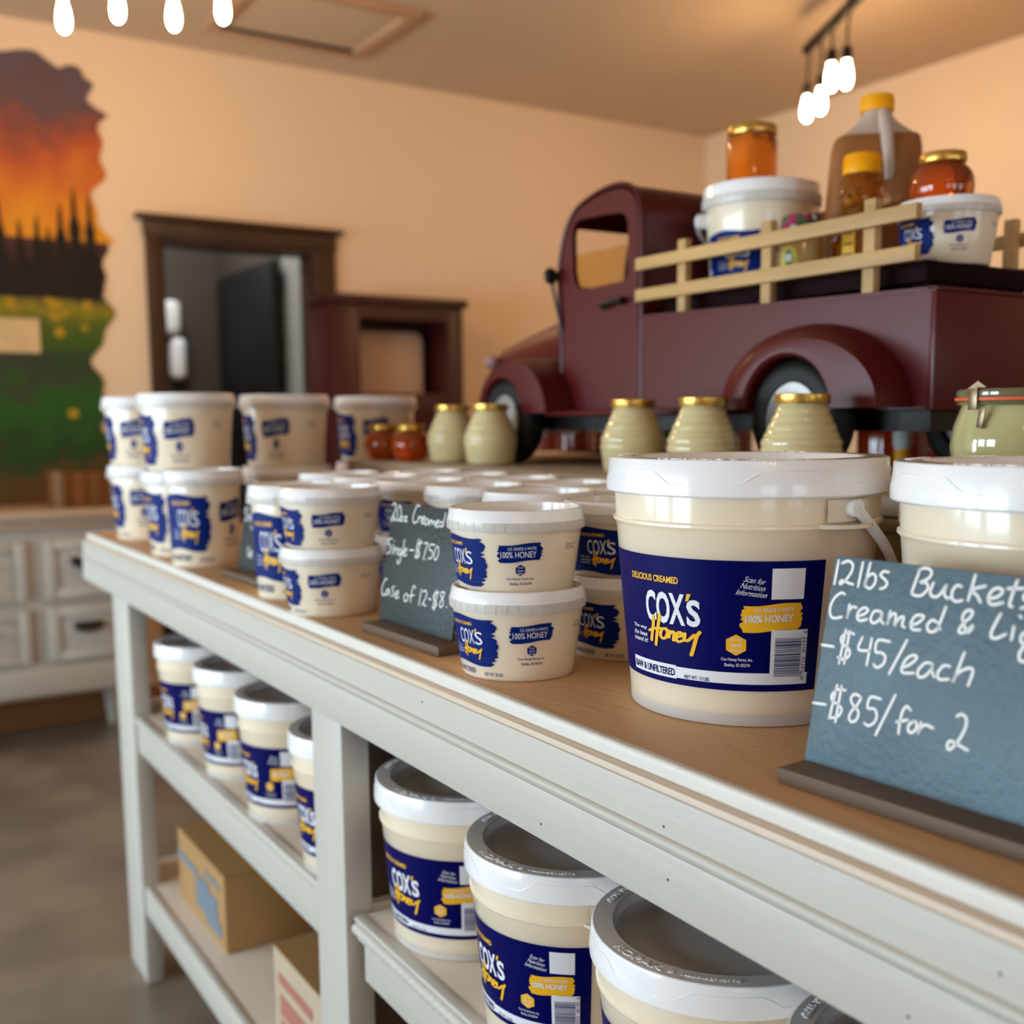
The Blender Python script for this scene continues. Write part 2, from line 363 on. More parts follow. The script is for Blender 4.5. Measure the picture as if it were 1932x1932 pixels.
    if handle:
        h = MB(); ax = Vector((math.cos(R(45)), math.sin(R(45)), 0)); hy = Vector((-ax.y, ax.x, 0)); th = R(36); P = []
        d = hy*math.cos(th)-Vector((0, 0, 1))*math.sin(th)
        for i in range(41):
            a = math.pi*i/40; P.append(ax*(.1135*math.cos(a))+d*(.157*math.sin(a))+Vector((0, 0, .168)))
        h.tube(P, .0042, 8); h.xform(lambda x, y, z: (x, y, z))
        for s_ in (1, -1): h.lathe([(0, -.004), (.0065, -.004), (.0065, .004), (0, .004)], 20, 0, tuple(ax*(.1125*s_)+Vector((0, 0, .168))), rot=Vector((0, 0, 1)).rotation_difference(ax))
        hd = h.obj('bail_handle', M_handle, t)
    return t

def tub_label(mb, mb2, Rz, us=1, vs=1):
    # materials: 0 blue 1 white 2 yellow
    W = lambda vf, mi, off: wrap(mb, vf, mi, Rz, off, us, vs)
    W2 = lambda vf, mi, off: wrap(mb2, vf, mi, Rz, off, us, vs)
    W(brush(-96, -17, 14.5, 58.5, 26, 26, .09, 0, 5, .3), 0, .0003)
    W(fit('DELICIOUS CREAMED', (-73, -43.8, 50.6, 53.6), .02), 2, .0006)
    W(fit('COX', (-62.8, -42.5, 33.3, 47), .0), 1, .0006); W(fit('S', (-41.5, -33.2, 33.5, 45.6), .0), 1, .0006)
    W(([(-42, 44.5, 0), (-40.6, 44.8, 0), (-38.6, 48.2, 0), (-40.8, 48.2, 0)], [(0, 1, 2, 3)]), 2, .0006)
    W(ribbons(honey_script((-58, -34.5, 20, 34.5)), 1.55, 3), 2, .0009)
    for i, t in enumerate(('The way', 'the bees', 'intend it!')): W(fit(t, (-73, -61, 29-i*2.8, 31-i*2.8), .0, .15), 1, .0006)
    W2(brush(-8.2, 33, 37.6, 53.4, 12, 14, .08, 2.6, 9), 0, .0003)
    W2(fit('U.S. GRADE A WHITE', (2, 26.4, 47.9, 50.5), .0, 0, 0, .5), 1, .0006); W2(fit('100% HONEY', (-4.5, 26.6, 40.9, 46.4), .0, 0, 0, .6), 1, .0006)
    W2(hexagon(12.7, 29.8, 4.9, 5.2), 0, .0003)
    for i, t in enumerate(('Family', 'Owned', 'Apiary')): W2(fit(t, (10.2, 15.2, 31.2-i*2.6, 33-i*2.6)), 1, .0006)
    W2(fit('Cox Honey Farms, Inc.', (0, 25.5, 20.4, 23.2), .02), 0, .0004); W2(fit('Shelley, ID 83274', (3, 23.2, 15.7, 18.7), .02), 0, .0004)
    W(fit('RAW & UNFILTERED', (-88, -45.4, 5.6, 10.4), .02), 0, .0004); W(fit('NET WT. 20 OZ', (-34, -14.4, 4.9, 8.2), .02), 0, .0004)
    for i, t in enumerate(('Scan for', 'Nutrition')): W2(fit(t, (58, 72, 50-i*3.2, 52.4-i*3.2), .0, .2), 0, .0004)
def make_tub(name, label, cat, group, loc, rz, rb=.053, rt_=.0615, zb=.0645, ztop=.083, rec=.0105, us=1, vs=1, bail=False, mset=None):
    """straight tub: body up to zb, frosted collar, white lid up to ztop with a recess the next tub sits in"""
    t = thing(name, loc, label, cat, group, rz); k = zb/.0645; Rz = lambda z: rb+(rt_-rb)*z/zb; rl = rt_+.0028*k
    b = MB(); b.lathe([(0, .0016), (rb-.005, .0016), (rb-.004, 0), (rb-.0012, .0006), (rb, .0026), (rt_, zb), (rt_, zb+.004), (0, zb+.004)], 72); b.obj('tub_body', M_cream, t)
    zc = zb+(ztop-zb)*.42
    c = MB(); c.lathe([(rt_-.0005, zb-.0004), (rl-.0003, zb-.0008), (rl+.0002, zb+.0004), (rl, zc), (rt_, zc)], 72)
    for i in range(0, 40): 
        a = R(9*i); c.box(rl-.0006, rl+.0004, -.0004, .0004, zb, zc-.001, rot=Matrix.Rotation(a, 4, 'Z'))
    c.obj('collar', M_collar, t)
    l = MB(); l.lathe([(rt_, zc), (rl-.0004, zc), (rl-.0006, zc+.001), (rl-.0022, ztop-.0022), (rl-.003, ztop-.0006), (rl-.0042, ztop), (rl-.0052, ztop-.0008), (rl-.0062, ztop-rec+.001), (rl-.0075, ztop-rec), (0, ztop-rec)], 72); l.obj('lid', M_lid, t)
    p = MB(); p.flat2d = True; p2 = MB(); p2.flat2d = True; tub_label(p, p2, Rz, us, vs); p.obj('logo_print', [M_blue, M_prwhite, M_yellow], t, smooth=0); p2.obj('grade_print', [M_blue, M_prwhite, M_yellow], t, smooth=0)
    if bail:
        h = MB(); P = [(.0+(rl+.004)*math.cos(a), -.02*math.sin(a)-.004+(rl+.006)*math.sin(a), zb-.012-.05*abs(math.sin(a))) for a in [math.pi*i/30 for i in range(31)]]
        h.tube(P, .0028, 8)
        for s_ in (1, -1): h.box(s_*rt_-.004, s_*rt_+.008*s_+.004, -.014, .014, zb-.024, zb-.002, bev=.003)
        h.obj('bail_handle', M_handle, t)
    return t

# jars, bottles
def hive_jar(loc, label, group):
    t = thing('beehive_jar', loc, label, 'jar', group, random.random()*6)
    P = [(0, .001), (.036, .001), (.0395, .003), (.042, .010), (.0445, .03)]
    for k in range(6):
        z0 = .034+k*.0092; rr = [.0452, .0446, .0425, .039, .0345, .0305][k]
        for i in range(1, 7):
            s_ = i/6; P.append((rr+(-.0006-.0028*(k > 1))*s_+.0012*math.sin(math.pi*s_), z0+.0092*s_))
    P += [(.0268, .0905), (.0268, .094), (0, .094)]
    b = MB(); b.lathe(P, 64); b.obj('jar_body', M_creamjar, t)
    l = MB(); l.lathe([(.0265, .0915), (.0305, .0915), (.031, .0925), (.031, .1015), (.0302, .1025), (.0285, .1026), (.0278, .1018), (0, .1018)], 48); l.obj('lid', M_gold, t)
    return t
def round_jar(loc, label, group, s=1.0, tall=False, mt=None):
    t = thing('honey_jar', loc, label, 'jar', group)
    if tall: P = [(0, .001), (.033, .001), (.0365, .006), (.037, .012), (.037, .072), (.0355, .079), (.033, .083), (.0335, .087), (0, .087)]; zl = .085; rl = .0355
    else: P = [(0, .001), (.026, .001), (.031, .005), (.038, .018), (.0405, .031), (.039, .044), (.034, .053), (.0275, .059), (.0265, .064), (0, .064)]; zl = .062; rl = .029
    b = MB(); b.lathe([(r*s, z*s) for r, z in P], 56); b.obj('jar_body', mt or M_dkamber, t)
    l = MB(); l.lathe([(r*s, z*s) for r, z in [(rl-.003, zl), (rl, zl), (rl+.0005, zl+.001), (rl+.0005, zl+.0105), (rl-.0005, zl+.012), (rl-.002, zl+.0122), (0, zl+.0116)]], 48); l.obj('lid', M_gold, t)
    return t

# ------------------------------------------------------------------ the room
XW, YR, YL, XF, ZC, ZF = -4.38, 3.94, -2.6, 3.0, 1.65, -T
f = MB(); f.box(-7.2, XF+.1, YL-.1, YR+.1, ZF-.1, ZF); struct(f, 'floor', M_floor)
f = MB(); f.box(-7.2, XF+.1, YL-.1, YR+.1, ZC, ZC+.1); struct(f, 'ceiling', M_ceil)
D0, D1, DZ = 1.165, 1.80, .935     # doorway
f = MB(); f.box(XW-.12, XW, YL-.1, D0, ZF, ZC); f.box(XW-.12, XW, D1, YR+.1, ZF, ZC); f.box(XW-.12, XW, D0, D1, DZ, ZC); struct(f, 'wall_back', M_wall)
f = MB(); f.box(XW-.12, XF+.1, YR, YR+.1, ZF, ZC); struct(f, 'wall_right', M_wall)
WZ0, WZ1, WH = -.42, .75, .55
f = MB(); xs = [XW-.12]
for wx in WINX: xs += [wx-WH, wx+WH]
xs.append(XF+.1)
for i in range(0, len(xs), 2): f.box(xs[i], xs[i+1], YL-.1, YL, ZF, ZC)
for wx in WINX: f.box(wx-WH, wx+WH, YL-.1, YL, ZF, WZ0); f.box(wx-WH, wx+WH, YL-.1, YL, WZ1, ZC)
struct(f, 'wall_left', M_wall)
f = MB(); ys = [YL]
for wy in WINY_ADDED: ys += [wy-WH, wy+WH]
ys.append(YR)
for i in range(0, len(ys), 2): f.box(XF, XF+.1, ys[i], ys[i+1], ZF, ZC)
for wy in WINY_ADDED: f.box(XF, XF+.1, wy-WH, wy+WH, ZF, WZ0); f.box(XF, XF+.1, wy-WH, wy+WH, WZ1, ZC)
struct(f, 'wall_front', M_wall)
for i, (wx, wy, rz) in enumerate([(x, YL, 0) for x in WINX]+[(XF, y, R(90)) for y in WINY_ADDED]):  # those in the front wall are added for fill light
    wo = bpy.data.objects.new('window_%d' % (i+1), None); COL.objects.link(wo); wo.location = (wx, wy, T); wo.rotation_euler[2] = rz; wo['kind'] = 'structure'
    f = MB()
    for a, b in ((-WH, -WH+.05), (WH-.05, WH)): f.box(a, b, -.09, .015, WZ0, WZ1, bev=.004)
    for a, b in ((WZ0, WZ0+.05), (WZ1-.05, WZ1)): f.box(-WH+.05, WH-.05, -.09, .015, a, b, bev=.004)
    f.obj('window_frame', M_white, wo)
    f = MB(); f.box(-.012, .012, -.06, -.02, WZ0+.05, WZ1-.05)
    for z in (-.03, .17, .46): f.box(-WH+.05, WH-.05, -.058, -.022, z-.012, z+.012)
    f.obj('mullion', M_white, wo)
    f = MB(); f.add([(-WH+.05, -.04, WZ0+.05), (WH-.05, -.04, WZ0+.05), (WH-.05, -.04, WZ1-.05), (-WH+.05, -.04, WZ1-.05)], [(0, 1, 2, 3)]); f.obj('pane', M_pane, wo)
# hall behind the doorway
f = MB(); f.box(-5.75, -5.65, .6, 3.2, ZF, ZC); f.box(-5.65, XW-.12, .5, .6, ZF, ZC); f.box(-5.65, -4.76, 1.80, 1.9, ZF, ZC); struct(f, 'wall_hall', M_hall_shade)
f = MB(); f.box(-4.76, XW-.12, 1.80, 1.9, ZF, ZC); struct(f, 'wall_hall_side', M_hall_lit)  # lit stretch of the same hall wall, in the paler tone
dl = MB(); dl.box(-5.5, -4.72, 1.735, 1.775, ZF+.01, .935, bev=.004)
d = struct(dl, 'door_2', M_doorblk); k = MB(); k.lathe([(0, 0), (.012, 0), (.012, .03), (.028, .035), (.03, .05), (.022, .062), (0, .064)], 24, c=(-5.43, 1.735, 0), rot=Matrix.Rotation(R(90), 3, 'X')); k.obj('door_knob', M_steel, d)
# doorway casing
dr = MB(); dr.box(XW+.0, XW+.022, D0-.055, D0, ZF, DZ, bev=.003); dr.box(XW-.12, XW, D0, D0+.018, ZF, DZ); dr.box(XW-.12, XW, D1-.018, D1, ZF, DZ); dr.box(XW, XW+.022, D1, D1+.085, ZF, DZ, bev=.003)
dr.box(XW-.12, XW, D0+.018, D1-.018, DZ-.018, DZ)
d1 = struct(dr, 'door_1', M_darkwood)
h = MB(); h.box(XW, XW+.026, D0-.06, D1+.09, DZ, 1.0, bev=.003); h.box(XW, XW+.05, D0-.09, D1+.115, 1.0, 1.018, bev=.004); h.obj('door_head', M_darkwood, d1)
f = MB(); f.box(XW, XW+.018, YL, D0-.055, ZF, ZF+.11, bev=.004); f.box(XW, XW+.018, D1+.085, YR, ZF, ZF+.11, bev=.004); struct(f, 'baseboard_back', M_basewood)
f = MB(); f.box(XW+.02, XF, YR-.018, YR, ZF, ZF+.11, bev=.004); struct(f, 'baseboard_right', M_basewood)
# attic hatch in the ceiling
hx0, hx1, hy0, hy1 = -4.06, -3.62, 1.33, 1.85
h = MB()
for a in ((hx0-.05, hx0, hy0-.05, hy1+.05), (hx1, hx1+.05, hy0-.05, hy1+.05), (hx0, hx1, hy0-.05, hy0), (hx0, hx1, hy1, hy1+.05)): h.box(*a, ZC-.022, ZC, bev=.004)
ho = struct(h, 'trim_1', mat('hatch_trim_paint', (190, 150, 118), .6)); h = MB(); h.box(hx0, hx1, hy0, hy1, ZC-.006, ZC); h.obj('hatch_panel', M_ceil, ho)

# wall painting (sunset over pines and a flowering meadow), painted straight on the back wall with a ragged edge
def mural_mat(name, stops, axis_lo, axis_hi, nscale, mixes, seed=0):
    m = bpy.data.materials.new(name); m.use_nodes = True; nt = m.node_tree; b = nt.nodes['Principled BSDF']; b.inputs['Roughness'].default_value = .8
    tc = nt.nodes.new('ShaderNodeTexCoord'); mp = nt.nodes.new('ShaderNodeMapping'); mp.inputs['Location'].default_value = (seed, seed, 0); nt.links.new(tc.outputs['Object'], mp.inputs[0])
    n = nt.nodes.new('ShaderNodeTexNoise'); n.inputs['Scale'].default_value = nscale; n.inputs['Detail'].default_value = 5; nt.links.new(mp.outputs[0], n.inputs[0])
    sp = nt.nodes.new('ShaderNodeSeparateXYZ'); nt.links.new(tc.outputs['Object'], sp.inputs[0])
    mr = nt.nodes.new('ShaderNodeMapRange'); mr.inputs[1].default_value = axis_lo; mr.inputs[2].default_value = axis_hi; nt.links.new(sp.outputs[2], mr.inputs[0])
    a = nt.nodes.new('ShaderNodeMath'); a.operation = 'MULTIPLY_ADD'; a.inputs[1].default_value = mixes; nt.links.new(n.outputs[0], a.inputs[0])
    sb = nt.nodes.new('ShaderNodeMath'); sb.operation = 'SUBTRACT'; sb.inputs[1].default_value = mixes*.5; nt.links.new(mr.outputs[0], sb.inputs[0]); nt.links.new(sb.outputs[0], a.inputs[2])
    r = nt.nodes.new('ShaderNodeValToRGB'); nt.links.new(a.outputs[0], r.inputs[0]); el = r.color_ramp.elements
    while len(el) < len(stops): el.new(.5)
    for e, (p, c) in zip(el, stops): e.position = p; e.color = lin(c)
    nt.links.new(r.outputs[0], b.inputs['Base Color']); return m
rnd = random.Random(11)
def ragged(z): return .945+.028*math.sin(z*9.3+1)+.02*math.sin(z*23)+.012*math.sin(z*51)-(.035 if z > 1.2 else 0)*0
def patch(z0, z1, n=40, y0=-.9):
    P = [(y0, z0)]
    for i in range(n+1):
        z = z0+(z1-z0)*i/n; P.append((ragged(z), z))
    P.append((y0, z1)); return P
SKY = [(-.9, .90)]+[(ragged(.90+.46*i/24)+.03, .90+.46*i/24) for i in range(25)]+[(.955, 1.385), (.93, 1.41), (.945, 1.44), (.955, 1.465), (.925, 1.485), (.91, 1.515), (.87, 1.52), (.84, 1.505), (.80, 1.525), (.76, 1.55), (.70, 1.545), (.64, 1.53), (.58, 1.555), (.5, 1.56), (.2, 1.54), (-.9, 1.55)]
mu = tag(MB().prism([(p.x, p.y) for p in smoothline(SKY[1:-1], 3)]+[SKY[-1], SKY[0]], XW, XW+.003, ax='x').obj('mural', mural_mat('painted_sunset_sky', [(.0, (226, 150, 22)), (.2, (216, 124, 26)), (.42, (188, 86, 34)), (.58, (140, 70, 50)), (.74, (98, 72, 74)), (1, (94, 78, 86))], .92, 1.56, 5.0, .75), None, (0, 0, T), 0),
         'painted mural of an orange sunset, dark pines and a green meadow with ragged edge', 'mural')
MB().prism(patch(.64, .94), XW, XW+.0022, ax='x').obj('painted_forest', mural_mat('painted_forest', [(0, (28, 18, 4)), (.5, (44, 25, 8)), (.8, (76, 38, 34)), (1, (90, 46, 46))], .66, .95, 9, .3), mu, (0, 0, 0), 0)
tr = MB(); y = -.88
while y < .96:
    h = .93+rnd.random()*.17; w_ = .035+rnd.random()*.02; P = []
    for i in range(9): P.append((y-w_*(i/8)*(1.25 if i % 2 else .75), h-(h-.69)*i/8))
    Q = [(2*y-a, b) for a, b in reversed(P)]
    if y+w_ < .955: tr.prism(P+Q, XW+.0025, XW+.0045+.00006*len(tr.v)/40, ax='x')
    y += .036+rnd.random()*.03
tr.obj('painted_pines', mat('painted_dark_pine', (30, 18, 4), .8, var=.3, vscale=20), mu, (0, 0, 0), 0)
MB().prism(patch(.42, .71), XW, XW+.004, ax='x').obj('painted_meadow', mural_mat('painted_flower_meadow', [(0, (30, 62, 14)), (.3, (58, 84, 4)), (.62, (80, 92, 6)), (.8, (140, 122, 10)), (1, (58, 50, 40))], .42, .71, 11, .55), mu, (0, 0, 0), 0)
MB().prism(patch(-.2, .50), XW, XW+.005, ax='x').obj('painted_bushes', mural_mat('painted_bushes', [(0, (140, 56, 6)), (.22, (92, 58, 6)), (.4, (30, 58, 6)), (.7, (34, 84, 6)), (.85, (54, 56, 34)), (1, (40, 66, 22))], -.16, .52, 8, .7, 3), mu, (0, 0, 0), 0)
MB().box(XW+.005, XW+.008, .38, .72, .49, .612).obj('painted_hive', mat('painted_hive_cream', (226, 190, 136), .8, var=.15, vscale=12), mu, (0, 0, 0), 0)
fl = MB()
for i in range(60):
    yy, zz = -.4+rnd.random()*1.3, .50+rnd.random()*.19; r_ = .012+.012*rnd.random()
    if not (.34 < yy < .76 and .46 < zz < .63): fl.lathe([(r_, 0), (0, .001)], 8, 0, (XW+.0046, yy, zz), rot=Matrix.Rotation(R(90), 3, 'Y'))
fl.lathe([(.02, 0), (0, .001)], 10, 0, (XW+.0056, .82, .27), rot=Matrix.Rotation(R(90), 3, 'Y'))
fl.obj('painted_blooms', mat('painted_yellow', (176, 138, 8), .8), mu, (0, 0, 0), 0)

# ------------------------------------------------------------------ furniture along the back wall
sb = thing('sideboard', (-4.36, .2, 0), 'long cream sideboard with panelled drawers and dark cup pulls under the mural', 'sideboard')
b = MB(); b.box(.02, .34, -1.0, .74, -.64, -.09, bev=.004); b.box(.0, .36, -1.02, .76, -.70, -.60, bev=.006); b.obj('carcass', M_white, sb)
b = MB(); b.box(.0, .385, -1.04, .78, -.09, -.06, bev=.006); b.box(.0, .36, -1.02, .76, -.125, -.09, bev=.01); b.obj('top_board', mat('sideboard_top_paint', (206, 184, 160), .4), sb)
for r_ in ((-.365, -.165), (-.585, -.40)):
    for c_ in ((-.95, -.5), (-.45, -.0), (.0, .36), (.43, .69)):
        if c_[0] == .0 and c_[1] < 0: continue
        y0, y1 = (c_[0], c_[1]) if c_ != (.0, .36) else (.03, .37)
        z0, z1 = r_
        b = MB(); b.box(.3405, .352, y0, y1, z0, z1, bev=.003); dw = b.obj('drawer', M_white, sb); b = MB()
        for q in ((y0, y0+.035, z0, z1), (y1-.035, y1, z0, z1), (y0+.035, y1-.035, z0, z0+.03), (y0+.035, y1-.035, z1-.03, z1)): b.box(.3523, .362, q[0], q[1], q[2], q[3], bev=.002)
        b.obj('drawer_frame', M_white, dw)
        p = MB(); yc, zc = (y0+y1)/2, (z0+z1)/2+.02
        rg = [[(.362+.03*math.sin(math.pi*j/8)*(.3+.7*math.sin(math.pi*i/12)), yc-.048*math.cos(math.pi*i/12), zc+.012-.034*(j/8)*math.sin(math.pi*i/12)**.6) for i in range(13)] for j in range(9)]
        p.add([q for g in rg for q in g], [(j*13+i, j*13+i+1, (j+1)*13+i+1, (j+1)*13+i) for j in range(8) for i in range(12)]); p.box(.361, .365, yc-.052, yc+.052, zc+.01, zc+.02, bev=.002)
        p.obj('cup_pull', M_pull, dw)
for yy in (-.95, .69):
    for xx in (.05, .31):
        b = MB(); b.lathe([(.0, -T), (.02, -T), (.032, -T+.1), (.036, -.66), (0, -.66)], 20, 0, (xx, yy, 0)); b.obj('foot', M_white, sb)
cr = thing('wooden_crate', (-4.15, .80, -.06), 'brown slatted wooden crate on the sideboard in front of the mural', 'crate')
b = MB()
for i in range(4): b.box(.07, .082, -.11+i*.056, -.06+i*.056, 0, .125, bev=.002)
b.box(-.07, .07, -.11, .108, 0, .01); b.box(-.082, -.07, -.11, .11, 0, .12); b.box(-.07, .07, -.112, -.102, 0, .125); b.box(-.07, .07, .1, .11, 0, .125); b.obj('crate_slats', mat('orange_brown_wood', (128, 76, 22), .6, var=.3, vscale=14, stretch=(1, 1, .2)), cr)
b = MB(); b.box(.082, .088, -.115, -.085, 0, .13, bev=.002); b.obj('corner_post', mat('grey_post_wood', (140, 110, 84), .7), cr)
hu = thing('display_hutch', (-4.36, 2.05, 0), 'dark mahogany display cabinet with an open niche right of the doorway', 'cabinet')
b = MB(); y0, y1 = -.295, .30
for q in ((0, .25, y0, y0+.12), (0, .25, y1-.075, y1)): b.box(*q, -T+.04, .70, bev=.005)
b.box(0, .25, y0+.12, y1-.075, .645, .70); b.box(0, .25, y0+.12, y1-.075, .22, .345, bev=.004); b.box(0, .02, y0+.12, y1-.075, .345, .645); b.box(.0, .25, y0+.12, y1-.075, -T+.04, .22); b.obj('carcass', M_mahog, hu)
b = MB(); b.box(-.0, .275, y0-.015, y1+.015, .70, .735, bev=.008); b.obj('cornice', M_mahog, hu)
b = MB(); b.box(.0, .27, y0-.01, y1+.01, -T, -T+.04, bev=.004); b.obj('plinth', M_mahog, hu)
pb = thing('leaning_board', (-4.27, 2.06, .346), 'pinkish beige rounded board standing inside the niche of the dark cabinet', 'board')
b = MB(); P = [(-.16, 0), (.17, 0)]+[(.13+.04*math.cos(R(a)), .22+.04*math.sin(R(a))) for a in range(0, 91, 15)]+[(-.12+.04*math.cos(R(a)), .22+.04*math.sin(R(a))) for a in range(90, 181, 15)]
b.prism(P, 0, .012, ax='x'); b.obj('board_panel', M_hutchback, pb)
dp = thing('pale_hall_shape', (-5.645, 1.52, 0), 'pair of white rounded boxes on the dark hall wall seen through the doorway', 'white shape')
b = MB(); b.box(0, .11, -.06, .05, .66, .83, bev=.03, seg=4); b.obj('upper_shape', M_bin, dp)  # two white rounded boxes, no particular appliance
b = MB(); b.box(0, .1, -.005, .075, .44, .655, bev=.035, seg=4); b.obj('lower_shape', M_lid, dp)
hl = bpy.data.lights.new('hall_fill_light', 'AREA'); hl.size = .5; hl.energy = 11; hl.color = (.95, .97, 1); ob = bpy.data.objects.new('hall_fill_light', hl); COL.objects.link(ob); ob.location = (-5.0, 1.25, T+1.6)  # fill light added to brighten the pale hall strip, no lamp seen there
lp = MB(); lp.box(-5.26, -4.74, .99, 1.51, ZC-.03, ZC, bev=.004); tag(lp.obj('hall_fill_panel', M_lid, None, (0, 0, T)), 'square white panel added above the fill light in the hall beyond the doorway', 'lamp')  # panel added above the fill light
ob.location = (-5.0, 1.25, T+ZC-.04)

# ------------------------------------------------------------------ hanging bulb fixtures
def fixture(name, label, bar, zb, bulbs, zbulb, canopy, bm_=None):
    t = thing(name, (canopy[0], canopy[1], ZC), label, 'lamp', 'black bar lamps with bare bulbs')
    cx, cy = canopy
    b = MB(); b.lathe([(0, 0), (.07, 0), (.07, -.012), (.05, -.028), (0, -.03)], 32); b.obj('ceiling_rose', M_iron, t)
    a, e = [Vector((p[0]-cx, p[1]-cy, zb-ZC)) for p in bar]
    b = MB(); b.tube([a, e], .017, 12); b.obj('bar', M_iron, t)
    m = (a+e)/2; b = MB(); b.tube([(0, 0, -.02), (m.x*.2, m.y*.2, zb-ZC+.02)] if False else [(0, 0, -.02), (m.x, m.y, m.z)], .009, 10); b.obj('stem', M_iron, t)
    for bl in bulbs:
        x, y = bl[0], bl[1]; zb_ = zbulb; zbulb = zbulb+(bl[2] if len(bl) > 2 else 0)
        x -= cx; y -= cy; u = (e-a); s_ = max(0, min(1, ((x-a.x)*u.x+(y-a.y)*u.y)/(u.x**2+u.y**2))); p = a+u*s_
        c = MB(); c.tube([p, (p.x*.5+x*.5, p.y*.5+y*.5, zb-ZC-.03), (x, y, zb-ZC-.07), (x, y, zbulb-ZC+.075)], .004, 8); cd = c.obj('cord', M_iron, t)
        k = MB(); k.lathe([(0, .09), (.012, .088), (.017, .075), (.018, .045), (0, .044)], 20, 0, (x, y, zbulb-ZC)); k.obj('socket', M_iron, cd)
        g = MB(); g.lathe([(.009, .046), (.010, .036), (.0145, .02), (.0170, 0), (.0170, -.014), (.0135, -.028), (.007, -.036), (0, -.038)], 24, 0, (x, y, zbulb-ZC)); g.obj('bulb', bm_ or M_bulb, t); zbulb = zb_
fixture('bar_pendant_lamp', 'black bar lamp with bare glowing bulbs over the far end of the counter', ((-3.42, .55), (-2.98, 1.13)), 1.56, ((-3.33, .659, -.022), (-3.255, .786, .005), (-3.17, .914, -.018), (-3.10, 1.029)), 1.355, (-3.2, .84))
fixture('bar_pendant_lamp', 'black bar lamp with paired glowing bulbs above the red toy truck', ((-2.86, 3.03), (-2.14, 2.64)), 1.51, ((-2.822, 2.999), (-2.73, 2.967), (-2.53, 2.794), (-2.487, 2.814)), 1.295, (-2.5, 2.84))
fixture('bar_pendant_lamp', 'black bar lamp with bare bulbs behind the viewer', ((1.2, -.7), (1.9, -.3)), 1.51, ((1.25, -.72), (1.35, -.56), (1.5, -.58), (1.62, -.42), (1.74, -.43), (1.84, -.29)), 1.3, (1.55, -.5), M_bulb2)

# ------------------------------------------------------------------ the counter with its shelves
tb = thing('display_counter', (0, 0, 0), 'long cream painted display counter with two open shelf bays and beige top', 'counter')
CX0, CX1, CY0, CY1 = -2.48, .75, .478, 1.95
b = MB(); b.box(CX0+.012, CX1, CY0+.008, CY1, -.017, 0); b.obj('counter_top', M_top, tb)
b = MB(); b.box(CX0+.02, CX1-.01, CY0+.012, CY1-.01, -.024, -.0172); b.obj('underside', M_under, tb)
b = MB(); b.box(CX0, CX1, CY0-.001, CY0+.009, -.0125, .0008, bev=.003, seg=3); b.box(CX0, CX0+.012, CY0+.009, CY1, -.0125, .0008, bev=.003)
b.obj('edge_lip', M_lip, tb)
b = MB(); b.box(CX0-.001, CX1, CY0-.0085, CY0+.03, -.03, -.0125, bev=.0015); b.obj('ledge_strip', M_ledge, tb)
b = MB(); b.box(CX0-.002, CX1, CY0-.0105, CY0+.012, -.098, -.0175, bev=.002); b.box(CX0-.002, CX0+.02, CY0+.012, CY1, -.098, -.0175, bev=.002); b.obj('apron', M_white, tb)
b = MB(); b.tube([(CX0-.002, CY0-.0108, -.0505), (CX1, CY0-.0108, -.0505)], .0042, 12); b.box(CX0-.002, CX1, CY0-.0122, CY0, -.0985, -.056, bev=.0016); b.obj('apron_bead', M_white, tb)
b = MB()
for (x, z) in ((-.905, -.030), (-.70, -.085), (-.552, -.040), (-.545, -.075), (-.30, -.034), (-.35, -.08)): b.lathe([(0, 0), (.0011, 0), (0, .0006)], 8, 0, (x, CY0-.0106 if z > -.05 else CY0-.0123, z), rot=Matrix.Rotation(R(90), 3, 'X'))
b.obj('nail_holes', M_nail, tb)
LEGS = [(-2.325, -2.195), (-1.248, -1.157), (-.05, .05)]
for (a, c) in LEGS:
    for (y0, y1) in ((.49, .526), (CY1-.05, CY1-.014)):
        b = MB(); b.box(a, c, y0, y1, ZF, -.0975 if y0 > 1 else -.09, bev=.003); b.obj('leg', M_white, tb)
# left bay: plain shelves; right bay: shelf with a rope moulding
ZS = -.345
b = MB(); b.box(-2.33, -1.16, .512, 1.55, ZS-.018, ZS, bev=.002); sh = b.obj('shelf', M_shelf, tb)
b = MB(); b.box(-2.195, -1.247, .498, .512, ZS-.074, ZS+.001, bev=.003); b.box(-2.195, -1.247, .494, .5, ZS-.016, ZS+.0005, bev=.0025); b.obj('shelf_fascia', M_white, sh)
b = MB(); b.box(-2.33, -1.16, .512, 1.55, -.718, -.70, bev=.002); sh = b.obj('shelf', M_shelf, tb)
b = MB(); b.box(-2.195, -1.247, .496, .512, -.76, -.699, bev=.003); b.obj('shelf_fascia', M_white, sh)
b = MB(); b.box(-1.14, .75, .50, 1.55, ZS-.018, ZS, bev=.002); sh = b.obj('shelf', M_shelf, tb)
b = MB(); b.box(-1.135, .75, .503, .515, ZS-.08, ZS-.018, bev=.002); b.obj('shelf_fascia', M_white, sh)
b = MB(); b.box(-1.142, .75, .494, .51, ZS-.006, ZS+.0008, bev=.0025); b.box(-1.139, .75, .496, .51, ZS-.028, ZS-.023, bev=.002)
NX = 560; vs = []; nn = 14
for i in range(NX+1):
    x = -1.14+1.2*i/NX
    for k in range(nn):
        a = 2*math.pi*k/nn; r = .0075+.0011*abs(math.sin(1.5*a*0+math.pi*(x/.0135)+a)); vs.append((x, .4985+r*math.cos(a), ZS-.0145+r*math.sin(a)))
b.add(vs, [(i*nn+k, i*nn+(k+1) % nn, (i+1)*nn+(k+1) % nn, (i+1)*nn+k) for i in range(NX) for k in range(nn)])
b.obj('rope_moulding', M_white, sh)
